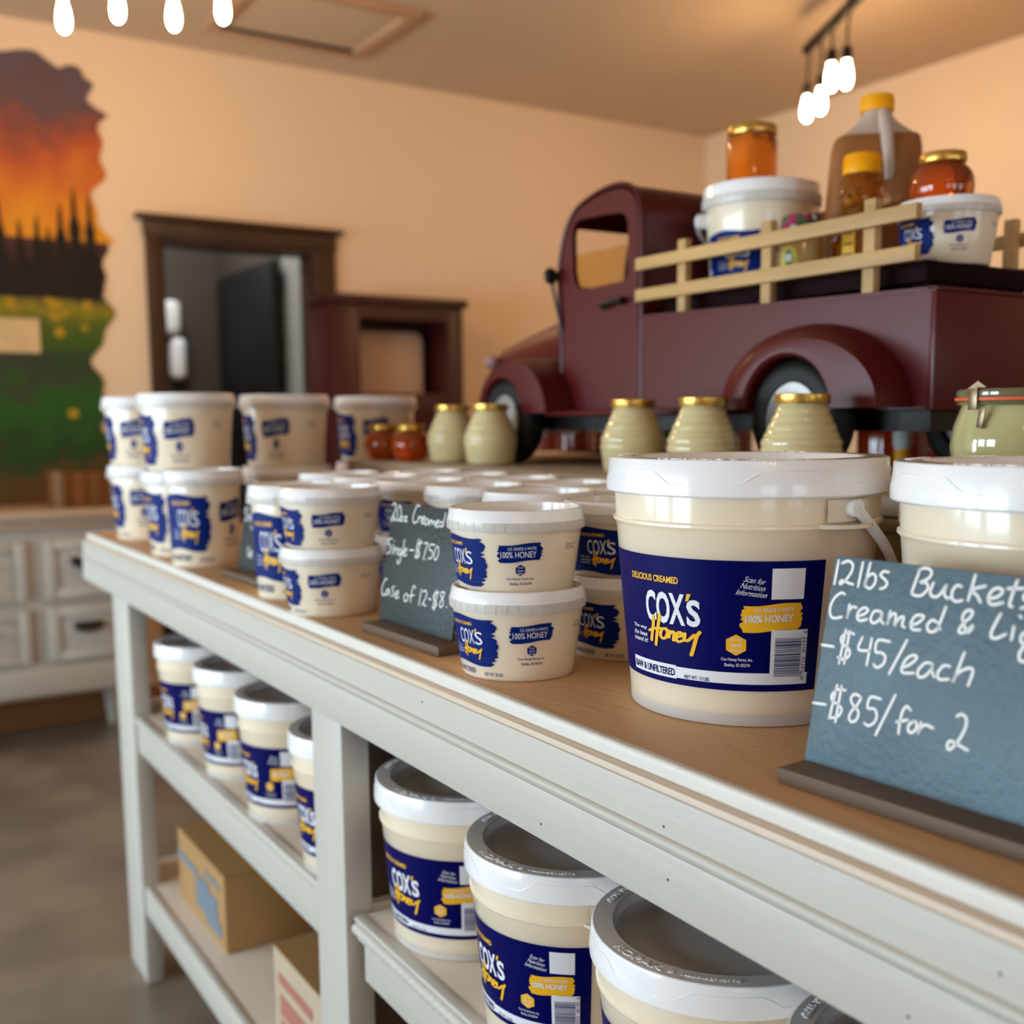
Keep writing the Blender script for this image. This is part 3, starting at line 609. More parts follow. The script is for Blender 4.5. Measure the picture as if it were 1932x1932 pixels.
b = MB(); b.box(-1.14, .75, .512, 1.55, -.718, -.70, bev=.002); b.box(-1.14, .75, .503, .513, -.76, -.699, bev=.002); b.obj('shelf', M_shelf, tb)
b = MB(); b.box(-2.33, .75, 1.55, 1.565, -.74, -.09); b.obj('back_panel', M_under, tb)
b = MB(); b.box(-1.19, -1.175, .53, 1.55, -.70, -.09); b.obj('added_divider', M_under, tb)  # unseen panel added to darken the shelf bays
b = MB(); b.box(.72, .74, .53, 1.55, ZF+.05, -.09, bev=.002); b.obj('added_end_panel', M_white, tb)  # added out of view to keep light out of the open counter end
# raised display step on the counter
ri = thing('riser', (0, 0, 0), 'taupe display step on the counter carrying the red toy truck and cream honey jars', 'riser')
b = MB(); b.box(-2.03, .2, .89, 1.86, .137, .159, bev=.003); b.obj('step_top', mat('taupe_step_paint', (168, 150, 128), .45, bump=.3, bscale=70, var=.1, vscale=5), ri)
b = MB(); b.box(-2.02, .18, .90, .915, .0, .137); b.box(-2.02, -2.0, .915, 1.85, 0, .137); b.box(-2.0, .18, 1.83, 1.85, 0, .137); b.box(.16, .18, .915, 1.83, 0, .137); b.obj('step_front', M_crate, ri)
wc = thing('wooden_box', (-.52, .868, 0), 'weathered grey wooden box in the gap between the two big honey buckets', 'box')
b = MB(); b.box(-.22, .22, -.018, -.01, 0, .134, bev=.001); b.box(-.22, .22, .01, .018, 0, .134, bev=.001); b.box(-.22, -.212, -.01, .01, 0, .134); b.box(.212, .22, -.01, .01, 0, .134); b.box(-.212, .212, -.01, .01, 0, .008); b.box(-.222, .222, -.02, .02, .126, .136, bev=.0015); b.obj('box_boards', M_crate, wc)
for i, (x, lab) in enumerate(((-.655, 'small white printed carton lying on the weathered box, nearer the first bucket'), (-.60, 'small white printed carton with brown band lying on the weathered box by the second bucket'))):
    k = thing('small_carton', (x, .87, .136), lab, 'carton', None, R(-8+i*14))
    b = MB(); b.box(-.026, .026, -.012, .012, 0, .017, bev=.001); b.obj('carton_body', mat('carton_white', (226, 214, 196), .6), k)
    b = MB(); b.box(.012, .02, -.0123, .0123, .0, .0173); b.obj('carton_band', mat('carton_brown', (70, 34, 22), .6), k)
    b = MB()
    for q in range(3): b.box(-.022, .006-.006*(q == 1), -.0124, -.0121, .0045+.0035*q, .006+.0035*q)
    b.obj('carton_print', mat('carton_ink', (60, 50, 46), .7), k)

# ------------------------------------------------------------------ chalk signs
def strokes(s): return [[tuple(int(c)*1e-4 for c in p.split(',')) for p in st.split(' ')] for st in s.split(';')]
SIGN_A = '32,1336 26,1179;62,1321 107,1340 145,1321 144,1272 111,1216 73,1183 72,1203 102,1209 133,1198 171,1193;220,1341 211,1183;276,1343 260,1193 264,1237 299,1277 329,1264 332,1221 302,1182 265,1193;418,1300 382,1300 364,1274 395,1254 421,1231 408,1202 377,1188;635,1341 601,1187;628,1332 659,1351 701,1348 718,1323 695,1286 649,1262 691,1263 709,1231 678,1189 642,1177 601,1187;740,1269 728,1218 742,1189 779,1190 806,1224 827,1267 820,1218 841,1190 857,1192;924,1268 896,1272 873,1239 875,1195 904,1176 942,1188;1002,1347 981,1193;1074,1289 994,1258 1030,1229 1059,1193;1105,1217 1159,1238 1183,1270 1166,1286 1129,1278 1105,1239 1107,1203 1137,1188 1194,1207;1260,1343 1242,1256 1236,1198 1252,1191;1210,1291 1307,1303;1347,1279 1317,1272 1313,1243 1340,1233 1334,1204 1307,1190;118,1123 88,1127 46,1089 23,1028 34,972 66,956 122,972;168,1060 166,967 169,1007 190,1047 223,1047;247,994 290,1016 313,1043 283,1055 246,1026 239,985 266,969 315,984;404,1048 360,1042 341,991 364,967 405,993 419,1042 418,995 440,974;475,1058 468,970 471,1002 495,1045 518,1040 518,974 524,990 551,1029 576,1033 572,986 591,973;631,994 675,1012 711,1052 692,1064 651,1051 630,1002 648,970 699,974;846,1135 819,1007 830,1000;806,1035 771,1045 743,1011 758,975 798,981 822,1015;1035,1036 1005,1005 971,1067 962,1095 983,1131 1019,1132 1013,1098 979,1061 952,1012 967,996 1003,1013 1032,1050;1193,1142 1164,1066 1153,1021 1164,998 1198,1003 1241,1031;1281,1080 1279,1005;1307,1144 1316,1138;1371,1062 1341,1050 1332,1013 1354,992 1375,1020 1379,1056 1361,990 1338,937 1348,896 1390,900;2,769 96,772;170,894 158,673;200,890 196,679;236,876 192,881 146,842 158,803 211,779 227,741 196,704 141,710;303,866 285,787 369,789;373,869 365,699;504,870 419,865 414,793 459,792 490,770 481,722 441,695 415,710;622,897 535,673;630,729 684,769 707,804 684,815 641,788 617,730 627,697 703,707;807,787 767,780 729,728 740,691 780,703 813,750 819,789 819,744 841,710;930,790 890,786 861,737 876,702 935,713;1009,885 968,704 978,743 1018,784 1066,803 1079,776 1064,701;5,381 103,389;170,529 148,308;204,531 199,295;237,509 193,509 143,466 150,427 208,406 232,379 208,329 147,312;358,493 310,499 288,463 313,428 357,397 356,349 323,322 296,340 307,387 341,434 360,478 358,493;502,506 430,504 419,434 469,437 493,403 484,354 444,325 414,334;601,550 507,280;721,482 688,498 666,455 661,385 663,324;638,391 711,419;753,421 724,391 727,354 757,353 780,389 766,420 750,416;803,424 795,350 799,378 830,415 885,408;1025,510 1054,527 1085,508 1087,450 1057,370 1012,308 993,325 1004,357 1044,352 1123,331'
SIGN_B = '13,1308 60,1331 98,1307 91,1236 24,1146 58,1130 84,1180 116,1137 152,1145;186,1317 149,1255 172,1166 216,1141 245,1191 233,1270 193,1312;265,1192 239,1166 266,1138 302,1160 287,1189 265,1192;331,1192 387,1196 342,1148 404,1148;648,1330 597,1337 544,1270 526,1181 566,1140 620,1164;650,1219 644,1146 646,1180 686,1217 717,1209;725,1176 777,1199 781,1223 744,1216 720,1180 737,1150 787,1161;862,1205 816,1197 798,1153 840,1141 876,1187 893,1140;911,1199 899,1133 905,1170 949,1197 956,1145 959,1164 1007,1192 1010,1142;1033,1161 1084,1183 1087,1207 1053,1195 1034,1156 1058,1134 1102,1147;1212,1295 1192,1154;1173,1194 1128,1191 1129,1149 1171,1148 1189,1182;95,929 34,914 12,876 60,855 95,818 82,772 27,751;154,864 154,753;154,911 162,908;192,837 192,757 192,797 236,831 259,823 258,759;340,831 292,817 294,767 335,766 353,817 360,734 329,669 285,676 298,708;394,940 387,766;411,793 465,823 463,847 425,834 408,788 435,763 485,781;538,838 630,844;707,972 680,761;761,972 722,765;795,946 728,925 686,883 718,847 763,822 753,783 677,775;842,936 916,947 888,863 859,765;899,773 905,770;1068,942 975,938 970,881 1018,876 1047,836 1019,795 967,790;1125,933 1082,882 1087,807 1124,787 1159,833 1159,908 1125,935;97,460 55,455 9,384 8,302 49,272 108,295;178,354 127,343 106,299 141,289 182,339 205,289;292,403 245,382 275,346 294,313 253,283;328,303 393,336 396,361 357,351 331,308 359,279 422,300;581,360 534,320 558,274 611,281 624,331 581,360;769,442 725,461 701,399 692,277;646,339 759,363;899,444 884,269;938,425 992,441 1027,412 997,342 941,272 969,300 1012,282 1034,285;1076,366 1128,364;1212,473 1179,276;1256,469 1215,258;1268,457 1207,444 1170,402 1207,365 1251,338 1225,292 1172,280;1382,471 1329,469 1313,435 1364,399 1385,347 1349,309 1313,332 1339,387 1381,439 1388,472;1454,330 1462,328'
def chalk_sign(loc, rz, label, lean, bw, bh, blockw, data, wline, u0=.008, bm_=None):
    t = thing('chalkboard_sign', loc, label, 'sign', None, rz)
    b = MB(); b.box(0, blockw, 0, .048, 0, .0104, bev=.0008); b.obj('wooden_base', M_block, t)
    fr = Vector((0, math.sin(lean), math.cos(lean))); nb = Vector((0, math.cos(lean), -math.sin(lean))); o = Vector((u0, .0268, .0104))
    pl = lambda u, v, d: tuple(o+Vector((u, 0, 0))+fr*v+nb*d)
    b = MB(); b.box(0, bw, 0, .0032, -.006, bh, bev=.0006); b.xform(lambda x, y, z: pl(x, z, y)); bd = b.obj('board', bm_ or M_slate, t)
    V, F = ribbons(data, wline, 4); b = MB(); b.flat2d = True; b.add([pl(x, y, -.0003) for x, y, z in V], F); b.obj('chalk_writing', M_chalk, bd, smooth=0)
    return t
chalk_sign((-.4914, .5112, 0), R(3.8), 'large slate chalk sign pricing 12lbs buckets, in front of the second bucket', R(11.17), .265, .1366, .285, strokes(SIGN_A), .0019, -.0002, M_slate_glare)
chalk_sign((-1.1227, .504, 0), R(1.7), 'dark slate chalk sign pricing 20oz creamed honey, between two stacks of tubs', R(9.12), .1636, .1341, .1736, strokes(SIGN_B), .0015, -.0087)
WB = strokes(SIGN_B); WORD = [[(x*1.25, y*1.12) for x, y in s] for s in WB[11:18]+WB[29:33]]
chalk_sign((-1.664, .512, 0), R(1.5), 'small dark chalk sign half hidden between the large tubs and the tall tub', R(9), .15, .134, .165, [[(x+.004, y-.01) for x, y in s] for s in WORD], .002, .006)

# ------------------------------------------------------------------ buckets of honey
G12 = '12 lb honey buckets'
p1 = make_pail('honey_bucket', 'big 12 lb honey bucket with white bail handle left of the buckets price sign', 'bucket', 'big buckets on the counter', (-.6649, .6468, 0), R(315.8), handle=True)
dup(p1, (-.432, .72, 0), 'big honey bucket standing behind the large 12lbs chalk sign', 'big buckets on the counter', R(301), skip=('bail_handle',))
zs = -.345
for i, (x, y, rz, lab) in enumerate(((-1.046, .594, 314, 'honey bucket on the right shelf bay, first beside the counter leg'), (-.825, .584, 301, 'honey bucket on the right shelf bay, second from the counter leg'),
        (-.61, .576, 300, 'honey bucket on the right shelf bay, third from the counter leg'), (-.395, .572, 296, 'honey bucket on the right shelf bay, mostly cut off by the bottom edge'),
        (-1.075, .825, 320, 'honey bucket in the dark behind the first shelf bucket beside the leg'))):
    dup(p1, (x, y, zs), lab, 'buckets on the right shelf', R(rz), .905, skip=('bail_handle',))
p5 = make_pail('honey_bucket', 'small honey bucket on the left shelf, third from the far leg', 'bucket', 'small buckets on the left shelf', (-1.525, .571, zs), R(313), .75, .9, lettered=False)
for x, y, rz, lab in ((-1.755, .577, 303, 'small honey bucket on the left shelf, second from the far leg'), (-1.985, .573, 315, 'small honey bucket on the left shelf, nearest the far leg'), (-1.297, .568, 312, 'small honey bucket on the left shelf, partly behind the middle leg')):
    dup(p5, (x, y, zs), lab, 'small buckets on the left shelf', R(rz))

# ------------------------------------------------------------------ tubs of honey
GS = '20 oz honey tubs'
PIT = .0725
tA = make_tub('honey_tub', '20 oz honey tub under another, front stack just right of the chalk sign', 'tub', GS, (-.8602, .547, 0), R(327.5))
dup(tA, (-.863, .547, PIT), '20 oz honey tub on top of the front stack just right of the chalk sign', GS, R(319))
dup(tA, (-.869, .682, 0), '20 oz honey tub at the bottom of the shaded stack beside the big bucket', GS, R(335))
dup(tA, (-.869, .682, PIT), '20 oz honey tub on top of the shaded stack beside the big bucket', GS, R(346))
dup(tA, (-1.267, .531, 0), '20 oz honey tub under another, front stack left of the 20oz chalk sign', GS, R(315.6))
dup(tA, (-1.271, .533, PIT), '20 oz honey tub on top of the front stack left of the 20oz chalk sign', GS, R(322))
rnd = random.Random(3); ORD = ('first', 'second', 'third', 'fourth', 'fifth', 'sixth', 'seventh')
for r_, (y, xs) in enumerate(((.687, (-1.037, -1.183, -1.325, -1.462, -1.60)), (.817, (-.90, -1.032, -1.164, -1.297, -1.43, -1.562)))):
    for i, x in enumerate(xs):
        for lv in (0, 1):
            lab = '%s 20 oz tub, %s stack from the big bucket, %s row behind front' % ('top' if lv else 'bottom', ORD[i+(1 if r_ == 0 else 0)], ('first', 'second')[r_])
            dup(tA, (x+rnd.uniform(-.003, .003), y+rnd.uniform(-.004, .004), PIT*lv), lab, GS, R(322+rnd.uniform(-30, 30)))
tN = make_tub('honey_tub', 'tall narrow honey tub standing just left of the front 20 oz stack', 'tub', 'tall and large honey tubs', (-1.41, .54, 0), R(2), .052, .0572, .128, .152, .012, 1.25, 1.95)
dup(tN, (-1.811, .536, 0), 'tall narrow honey tub left of the small chalk sign, before the large tubs', 'tall and large honey tubs', R(16), 1.04)
GT = 'tall and large honey tubs'
tT = make_tub('honey_tub', 'large honey tub at the bottom of the nearest stack at the far counter end', 'tub', GT, (-1.98, .562, 0), R(330), .071, .081, .125, .150, .015, 1, 1.95)
for x, y, z, rz, lab in ((-1.982, .562, .135, 321, 'large honey tub on top of the nearest stack at the far counter end'), (-2.30, .575, 0, 320, 'large honey tub at the bottom of the stack at the counter corner'), (-2.305, .572, .135, 313, 'large honey tub on top of the stack at the counter corner'),
        (-2.045, .77, 0, 320, 'large honey tub, bottom of the stack behind the nearest large stack'), (-2.045, .77, .135, 313, 'large honey tub, top of the stack behind the nearest large stack'), (-2.125, 1.0, 0, 330, 'large honey tub, bottom of the stack behind the amber round jars'), (-2.125, 1.0, .135, 322, 'large honey tub, top of the stack behind the amber round jars')):
    dup(tT, (x, y, z), lab, GT, R(rz))

# ------------------------------------------------------------------ jars on the step
GJ = 'creamed honey jars on the step'
ZR = .159
for x, y, lab in ((-.884, .945, 'beehive shaped jar of creamed honey in front of the truck rear wheel'), (-1.068, .962, 'beehive shaped jar of creamed honey second from the rear wheel jar'), (-1.218, .968, 'beehive shaped jar of creamed honey below the truck cab door'),
                  (-1.611, .972, 'beehive shaped jar of creamed honey beside the truck front wheel'), (-1.75, .975, 'beehive shaped jar of creamed honey next to the amber round jars')): hive_jar((x, y, ZR), lab, GJ)
round_jar((-1.868, .95, ZR), 'round amber honey jar with gold lid beside the cream jars', 'round amber jars', .93); round_jar((-1.975, .945, ZR), 'round amber honey jar with gold lid, farther of the pair on the step', 'round amber jars', .93)
wk = thing('clip_top_jar', (-.632, .962, ZR), 'clip top glass jar of creamed honey with orange seal behind the second bucket', 'jar')
b = MB(); b.lathe([(0, .001), (.04, .001), (.046, .004), (.055, .03), (.057, .048), (.055, .066), (.0495, .082), (.048, .0865), (0, .0865)], 64); b.obj('jar_body', mat('pale_green_cream', (206, 202, 148), .08, coat=1, coatr=.02), wk)
b = MB(); b.lathe([(.048, .0855), (.0525, .0865), (.053, .0885), (.052, .0905), (.049, .0905)], 64); b.obj('jar_rim', M_glass, wk)
b = MB(); b.lathe([(.049, .0905), (.0542, .0905), (.0546, .092), (.0542, .0935), (.049, .0935)], 64); b.obj('rubber_seal', M_orange, wk)
b = MB(); b.lathe([(.049, .0937), (.0532, .0937), (.0538, .096), (.0532, .100), (.0512, .1015), (.048, .1015), (.046, .0995), (0, .0995)], 64); b.obj('glass_lid', M_glass, wk)
for a in (R(262), R(82)):
    b = MB(); b.box(-.005, .005, .0545, .0565, .082, .102, bev=.0005); b.box(-.005, .005, .047, .0565, .101, .1025); b.prism([(-.010, .1025), (.010, .1025), (0, .1085)], .049, .0505)
    b.box(-.0035, .0035, .0565, .058, .066, .086, bev=.0004, rot=Matrix.Rotation(R(-9), 4, 'Y')); b.xform(lambda x, y, z: (x*math.cos(a-R(90))-y*math.sin(a-R(90)), x*math.sin(a-R(90))+y*math.cos(a-R(90)), z)); b.obj('clip', M_steel, wk)

# ------------------------------------------------------------------ cardboard boxes under the counter
c1 = thing('cardboard_box', (-1.966, .63, -.70), 'cardboard box with faded blue print on the lower left shelf', 'box')
b = MB(); b.box(-.15, .143, -.085, .16, 0, .142, bev=.003); b.obj('carton_walls', M_card, c1)
b = MB(); b.box(-.15, .143, -.085, .036, .142, .1445); b.box(-.15, .143, .039, .16, .142, .1445); b.obj('top_flap', M_card, c1)
b = MB(); b.box(-.148, -.02, -.0862, -.085, .085, .100); b.box(-.03, .10, -.0864, -.085, .03, .085); b.box(.03, .12, -.0866, -.085, .018, .045); b.box(.0, .05, -.0868, -.085, .085, .096); b.box(.03, .12, -.0862, -.085, .108, .118); b.obj('printed_panel', M_inkblue, c1)
c2 = thing('cardboard_box', (-1.405, .63, -.70), 'cardboard box with faded red print beside the middle counter leg', 'box')
b = MB(); b.box(-.16, .16, -.09, .16, 0, .13, bev=.003); b.obj('carton_walls', mat('pale_cardboard', (196, 176, 148), .8, var=.1), c2)
b = MB(); b.box(-.16, .16, -.09, .034, .13, .1325); b.box(-.16, .16, .037, .16, .13, .1325); b.obj('top_flap', M_card, c2)
b = MB(); b.box(-.13, .12, -.0912, -.09, .03, .062); b.box(-.135, .0, -.0912, -.09, .08, .096); b.box(-.13, .06, -.0912, -.09, .012, .02); b.obj('printed_panel', M_inkred, c2)

# ------------------------------------------------------------------ the maroon metal truck
tk = thing('toy_truck', (0, 0, 0), 'large maroon metal pickup truck with wooden stake rails on the display step', 'toy truck')
Y0, Y1, YC = 1.0736, 1.36, 1.2168
CAB = [(-1.545, .250), (-1.546, .369), (-1.553, .439), (-1.552, .491), (-1.537, .540), (-1.51, .571), (-1.484, .583), (-1.441, .592), (-1.400, .594), (-1.371, .589), (-1.352, .577), (-1.341, .556), (-1.336, .520), (-1.335, .465), (-1.334, .385), (-1.333, .245)]
def dens(P, closed=False, sub=3):
    L = smoothline(P, sub); return [(p.x, p.y) for p in L]
WIN = [(-1.513, .540), (-1.508, .550), (-1.497, .556), (-1.44, .555), (-1.385, .551), (-1.372, .543), (-1.367, .530), (-1.3655, .460), (-1.3695, .450), (-1.38, .4465), (-1.482, .444), (-1.497, .447), (-1.505, .456), (-1.511, .475)]
out = dens(CAB)
def side_panel(yo, yi):
    bm = bmesh.new()
    a = [bm.verts.new((x, yo, z)) for x, z in out]; b = [bm.verts.new((x, yo, z)) for x, z in WIN]
    es = [bm.edges.new((L[i], L[(i+1) % len(L)])) for L in (a, b) for i in range(len(L))]
    bmesh.ops.triangle_fill(bm, edges=es, use_beauty=True)
    r = bmesh.ops.extrude_face_region(bm, geom=bm.faces[:]); bmesh.ops.translate(bm, vec=(0, yi-yo, 0), verts=[g for g in r['geom'] if isinstance(g, bmesh.types.BMVert)])
    return bm
b = MB(); b.bm(side_panel(Y0, Y0+.008)); b.bm(side_panel(Y1, Y1-.008))
# roof, windscreen pillars and back as one bent sheet; the windscreen itself stays open
cx, cz = -1.44, .42
def skin(P, y0, y1, th=.007):
    vs = []; n = len(P)
    for yy in (y0, y1):
        for x, z in P: vs.append((x, yy, z))
        for x, z in P:
            d = Vector((cx-x, cz-z)).normalized()*th; vs.append((x+d.x, yy, z+d.y))
    m = 2*n; fs = []
    for i in range(n-1): fs += [(i, i+1, m+i+1, m+i), (n+i, m+n+i, m+n+i+1, n+i+1), (i, n+i, n+i+1, i+1), (m+i, m+i+1, m+n+i+1, m+n+i)]
    fs += [(0, m, m+n, n), (n-1, 2*n-1, m+2*n-1, m+n-1)]
    return vs, fs
kz = [p for p in out]; i_lo = next(i for i, p in enumerate(kz) if p[1] > .455); i_hi = next(i for i, p in enumerate(kz) if p[1] > .545)
b.add(*skin(kz[:i_lo+1], Y0, Y1)); b.add(*skin(kz[i_hi:], Y0, Y1)); b.add(*skin(kz[i_lo:i_hi+1], Y0, Y0+.02)); b.add(*skin(kz[i_lo:i_hi+1], Y1-.02, Y1)); b.add(*skin(kz[i_lo:i_hi+1], YC-.006, YC+.006))
b.tube([(x, Y0+.002, z) for x, z in out], .004, 8); b.tube([(x, Y1-.002, z) for x, z in out], .004, 8)
cab = b.obj('cab', M_red, tk, smooth=40)
b = MB(); b.box(-1.54, -1.345, Y0+.01, Y1-.01, .30, .312); b.box(-1.40, -1.36, Y0+.02, Y1-.02, .31, .43, bev=.012); b.obj('seat_bench', M_black, cab)
b = MB(); b.tube([(-1.5525, Y0-.0004, .40), (-1.549, Y0-.0004, .27)], .0008, 6); b.tube([(-1.337, Y0-.0004, .25), (-1.337, Y0-.0004, .44)], .001, 6); b.obj('door_seam', M_black, cab)
b = MB(); b.tube([(-1.4195, Y0-.012, .4115), (-1.395, Y0-.014, .4145), (-1.367, Y0-.012, .4175)], .0042, 10); b.tube([(-1.375, Y0, .4165), (-1.375, Y0-.013, .4165)], .006, 10); b.tube([(-1.418, Y0-.012, .4115), (-1.418, Y0-.004, .4105)], .005, 8); b.obj('door_handle', M_black, cab)
b = MB(); b.lathe([(0, -.006), (.011, -.005), (.0140, 0), (.011, .005), (0, .006)], 24, 0, (-1.553, Y0-.016, .472), rot=Matrix.Rotation(R(90), 3, 'Y')); b.tube([(-1.553, Y0-.014, .46), (-1.548, Y0-.010, .43), (-1.540, Y0-.003, .385)], .0028, 8); b.obj('side_mirror', M_black, cab)
# bonnet: rounded nose that tapers forward
b = MB(); sec = []
for (x, top, hw, bot) in ((-1.548, .428, .118, .25), (-1.62, .421, .112, .25), (-1.68, .412, .105, .25), (-1.75, .400, .097, .25), (-1.82, .388, .090, .25), (-1.86, .380, .084, .252), (-1.876, .368, .078, .258), (-1.882, .352, .070, .27)):
    ring = []
    for k in range(21):
        a = math.pi*k/20; c_, s_ = math.cos(a), math.sin(a)
        ring.append((x, YC-hw*(abs(c_)**.55)*(1 if c_ > 0 else -1), bot+(top-bot)*(s_**.42 if s_ > 0 else 0)))
    sec.append(ring)
o = [p for r_ in sec for p in r_]; n = 21
b.add(o, [(i*n+k, i*n+k+1, (i+1)*n+k+1, (i+1)*n+k) for i in range(len(sec)-1) for k in range(n-1)]+[tuple(7*n+k for k in range(n))]+[tuple(range(n-1, -1, -1))]+[tuple([i*n for i in range(len(sec))]+[i*n+n-1 for i in range(len(sec)-1, -1, -1)])])
b.obj('bonnet', M_red, tk, smooth=50)
b = MB()
for z in (.275, .29, .305, .32, .335): b.box(-1.888, -1.876, YC-.05, YC+.05, z-.003, z+.003, bev=.001)
b.obj('grille_bars', M_hub, tk)
for s_ in (-1, 1):
    b = MB(); b.lathe([(0, -.02), (.010, -.016), (.0135, 0), (.014, .006), (.012, .009), (0, .011)], 24, 0, (-1.862, YC+s_*.088, .347), rot=Matrix.Rotation(R(-90), 3, 'Y')); b.obj('headlight', M_headlamp, tk)
b = MB(); b.box(-1.91, -1.895, YC-.15, YC+.15, .205, .225, bev=.005); b.box(-1.90, -1.86, YC-.06, YC-.045, .21, .22); b.box(-1.90, -1.86, YC+.045, YC+.06, .21, .22); b.obj('bumper', M_hub, tk)
# bed
b = MB(); BX0, BX1 = -1.334, -.8105; zt0, zt1 = .3865, .376
def slab(y0, y1):
    return [(BX0, y0, .2435), (BX1, y0, .2435), (BX1, y0, zt1), (BX0, y0, zt0), (BX0, y1, .2435), (BX1, y1, .2435), (BX1, y1, zt1), (BX0, y1, zt0)]
FC = [(0, 1, 2, 3), (7, 6, 5, 4), (0, 4, 5, 1), (1, 5, 6, 2), (2, 6, 7, 3), (3, 7, 4, 0)]
b.add(slab(Y0, Y0+.006), FC); b.add(slab(Y1-.006, Y1), FC)
for y0, y1 in ((Y0-.002, Y0+.016), (Y1-.016, Y1+.002)): b.add([(BX0, y0, zt0-.001), (BX1+.001, y0, zt1-.001), (BX1+.001, y0, zt1+.004), (BX0, y0, zt0+.004), (BX0, y1, zt0-.001), (BX1+.001, y1, zt1-.001), (BX1+.001, y1, zt1+.004), (BX0, y1, zt0+.004)], FC)
b.box(BX0, BX1, Y0+.006, Y1-.006, .28, .288); b.box(BX0, BX0+.006, Y0+.006, Y1-.006, .245, .385)
b.obj('cargo_bed', M_red, tk)
b = MB(); b.box(BX1-.006, BX1+.002, Y0-.001, Y1+.001, .242, zt1, bev=.002); b.box(BX1-.012, BX1+.003, Y0-.002, Y1+.002, zt1, zt1+.0045, bev=.0015); b.obj('tailgate', M_red, tk)
b = MB(); b.box(BX0+.01, BX1-.04, Y0+.035, Y1-.035, .392, .4165, bev=.002)
for x in (-1.30, -1.07, -.87): b.box(x-.012, x+.012, Y0+.05, Y1-.05, .288, .392)
b.obj('load_platform', M_dkred, tk)
# wings
def wing(name, cxr, rxr, rzr, yr, cxf, rxf, rzf, yf, cxi, ri, sgn, zb=.246):
    b = MB(); n = 40; rows = []
    prof = [(1, 0, 1), (.985, .45, 1), (.93, .78, 1), (.82, .97, 1), (.70, 1, 1)]
    for (k, d, _) in ((1, 0, 0), (.8, .35, 0), (.55, .62, 0), (.3, .82, 0), (.12, .94, 0), (0, 1, 0)):
        rows.append([(cxf+(cxr-cxf)*k+(rxf+(rxr-rxf)*k)*math.cos(math.pi*i/n), (yr+(yf-yr)*d), zb+(rzf+(rzr-rzf)*k)*math.sin(math.pi*i/n)) for i in range(n+1)])
    rows.append([(cxf+(cxi-cxf)*.5+(rxf+ri)*.5*math.cos(math.pi*i/n), yf-sgn*.0015, zb+(rzf+ri*.93)*.5*math.sin(math.pi*i/n)) for i in range(n+1)])
    rows.append([(cxi+(ri+.004)*math.cos(math.pi*i/n), yf-sgn*.001, zb+(ri*.93+.004)*math.sin(math.pi*i/n)) for i in range(n+1)])
    rows.append([(cxi+ri*math.cos(math.pi*i/n), yf+sgn*.003, zb+ri*.93*math.sin(math.pi*i/n)) for i in range(n+1)])
    rows.append([(cxi+ri*math.cos(math.pi*i/n), yr, zb+ri*.93*math.sin(math.pi*i/n)) for i in range(n+1)])
    m = n+1; vs = [p for r_ in rows for p in r_]; L = len(rows)
    fs = [(j*m+i, j*m+i+1, (j+1)*m+i+1, (j+1)*m+i) for j in range(L-1) for i in range(n)]
    for i in (0, n): fs.append(tuple(j*m+i for j in range(L)))
    return b.add(vs, fs).obj(name, M_red, tk, smooth=28)
for s_ in (1, -1):
    yr = Y0 if s_ == 1 else Y1; yf = 1.012 if s_ == 1 else 2*YC-1.012
    wing('rear_wing', -.991, .154, .106, yr, -.958, .121, .084, yf, -.977, .069, s_)
    yr = YC-s_*.085
    wing('front_wing', -1.640, .135, .098, yr, -1.622, .108, .090, 1.018 if s_ == 1 else 2*YC-1.018, -1.652, .064, s_)
    ya, yb = (1.03, Y0+.01) if s_ == 1 else (Y1-.01, 2*YC-1.03)
    b = MB(); b.box(-1.53, -1.10, ya, yb, .2405, .2485, bev=.003); b.obj('running_board', M_red, tk)
b = MB(); b.box(-1.86, -.82, Y0+.012, Y1-.012, .218, .2425); b.box(-1.68, -1.62, 1.06, 2*YC-1.06, .228, .239); b.box(-1.01, -.95, 1.06, 2*YC-1.06, .228, .239); b.obj('chassis', M_black, tk)
def wheel(x, y, s_):
    rot = Matrix.Rotation(R(90), 3, 'X')
    b = MB(); P = [(.045, -.021), (.058, -.023), (.066, -.021), (.0725, -.014), (.0745, -.004), (.0745, .004), (.0725, .014), (.066, .021), (.058, .023), (.045, .021), (.045, -.021)]
    b.lathe(P, 48, 0, (x, y, .2335), rot=rot); w_ = b.obj('wheel', M_tyre, tk)
    b = MB(); b.lathe([(0, .021), (.012, .0215), (.03, .0205), (.047, .0175), (.053, .0195), (.0555, .0215), (.057, .0205), (.057, -.01), (0, -.01)] if s_ == 1 else [(0, -.021), (.012, -.0215), (.03, -.0205), (.047, -.0175), (.053, -.0195), (.0555, -.0215), (.057, -.0205), (.057, .01), (0, .01)], 48, 0, (x, y, .2335), rot=rot); b.obj('hubcap', M_hub, w_)
for x in (-.977, -1.652):
    wheel(x, 1.045, 1); wheel(x, 2*YC-1.045, -1)
# stake rails
for s_, yr in ((1, Y0), (-1, Y1)):
    for x in (-1.244, -1.076, -.908):
        b = MB(); z0 = zt0+(zt1-zt0)*(x-BX0)/(BX1-BX0)+.0035; y0 = yr+.001 if s_ == 1 else yr-.013
        b.box(x-.0085, x+.0085, y0, y0+.012, z0, .491, bev=.0008); b.obj('stake', M_rail, tk)
    for z in (.4105, .4565):
        b = MB(); y0 = yr-.0105 if s_ == 1 else yr+.0015
        b.box(-1.336, -.833, y0, y0+.0105, z, z+.0175, bev=.0008); b.obj('rail', M_rail, tk)

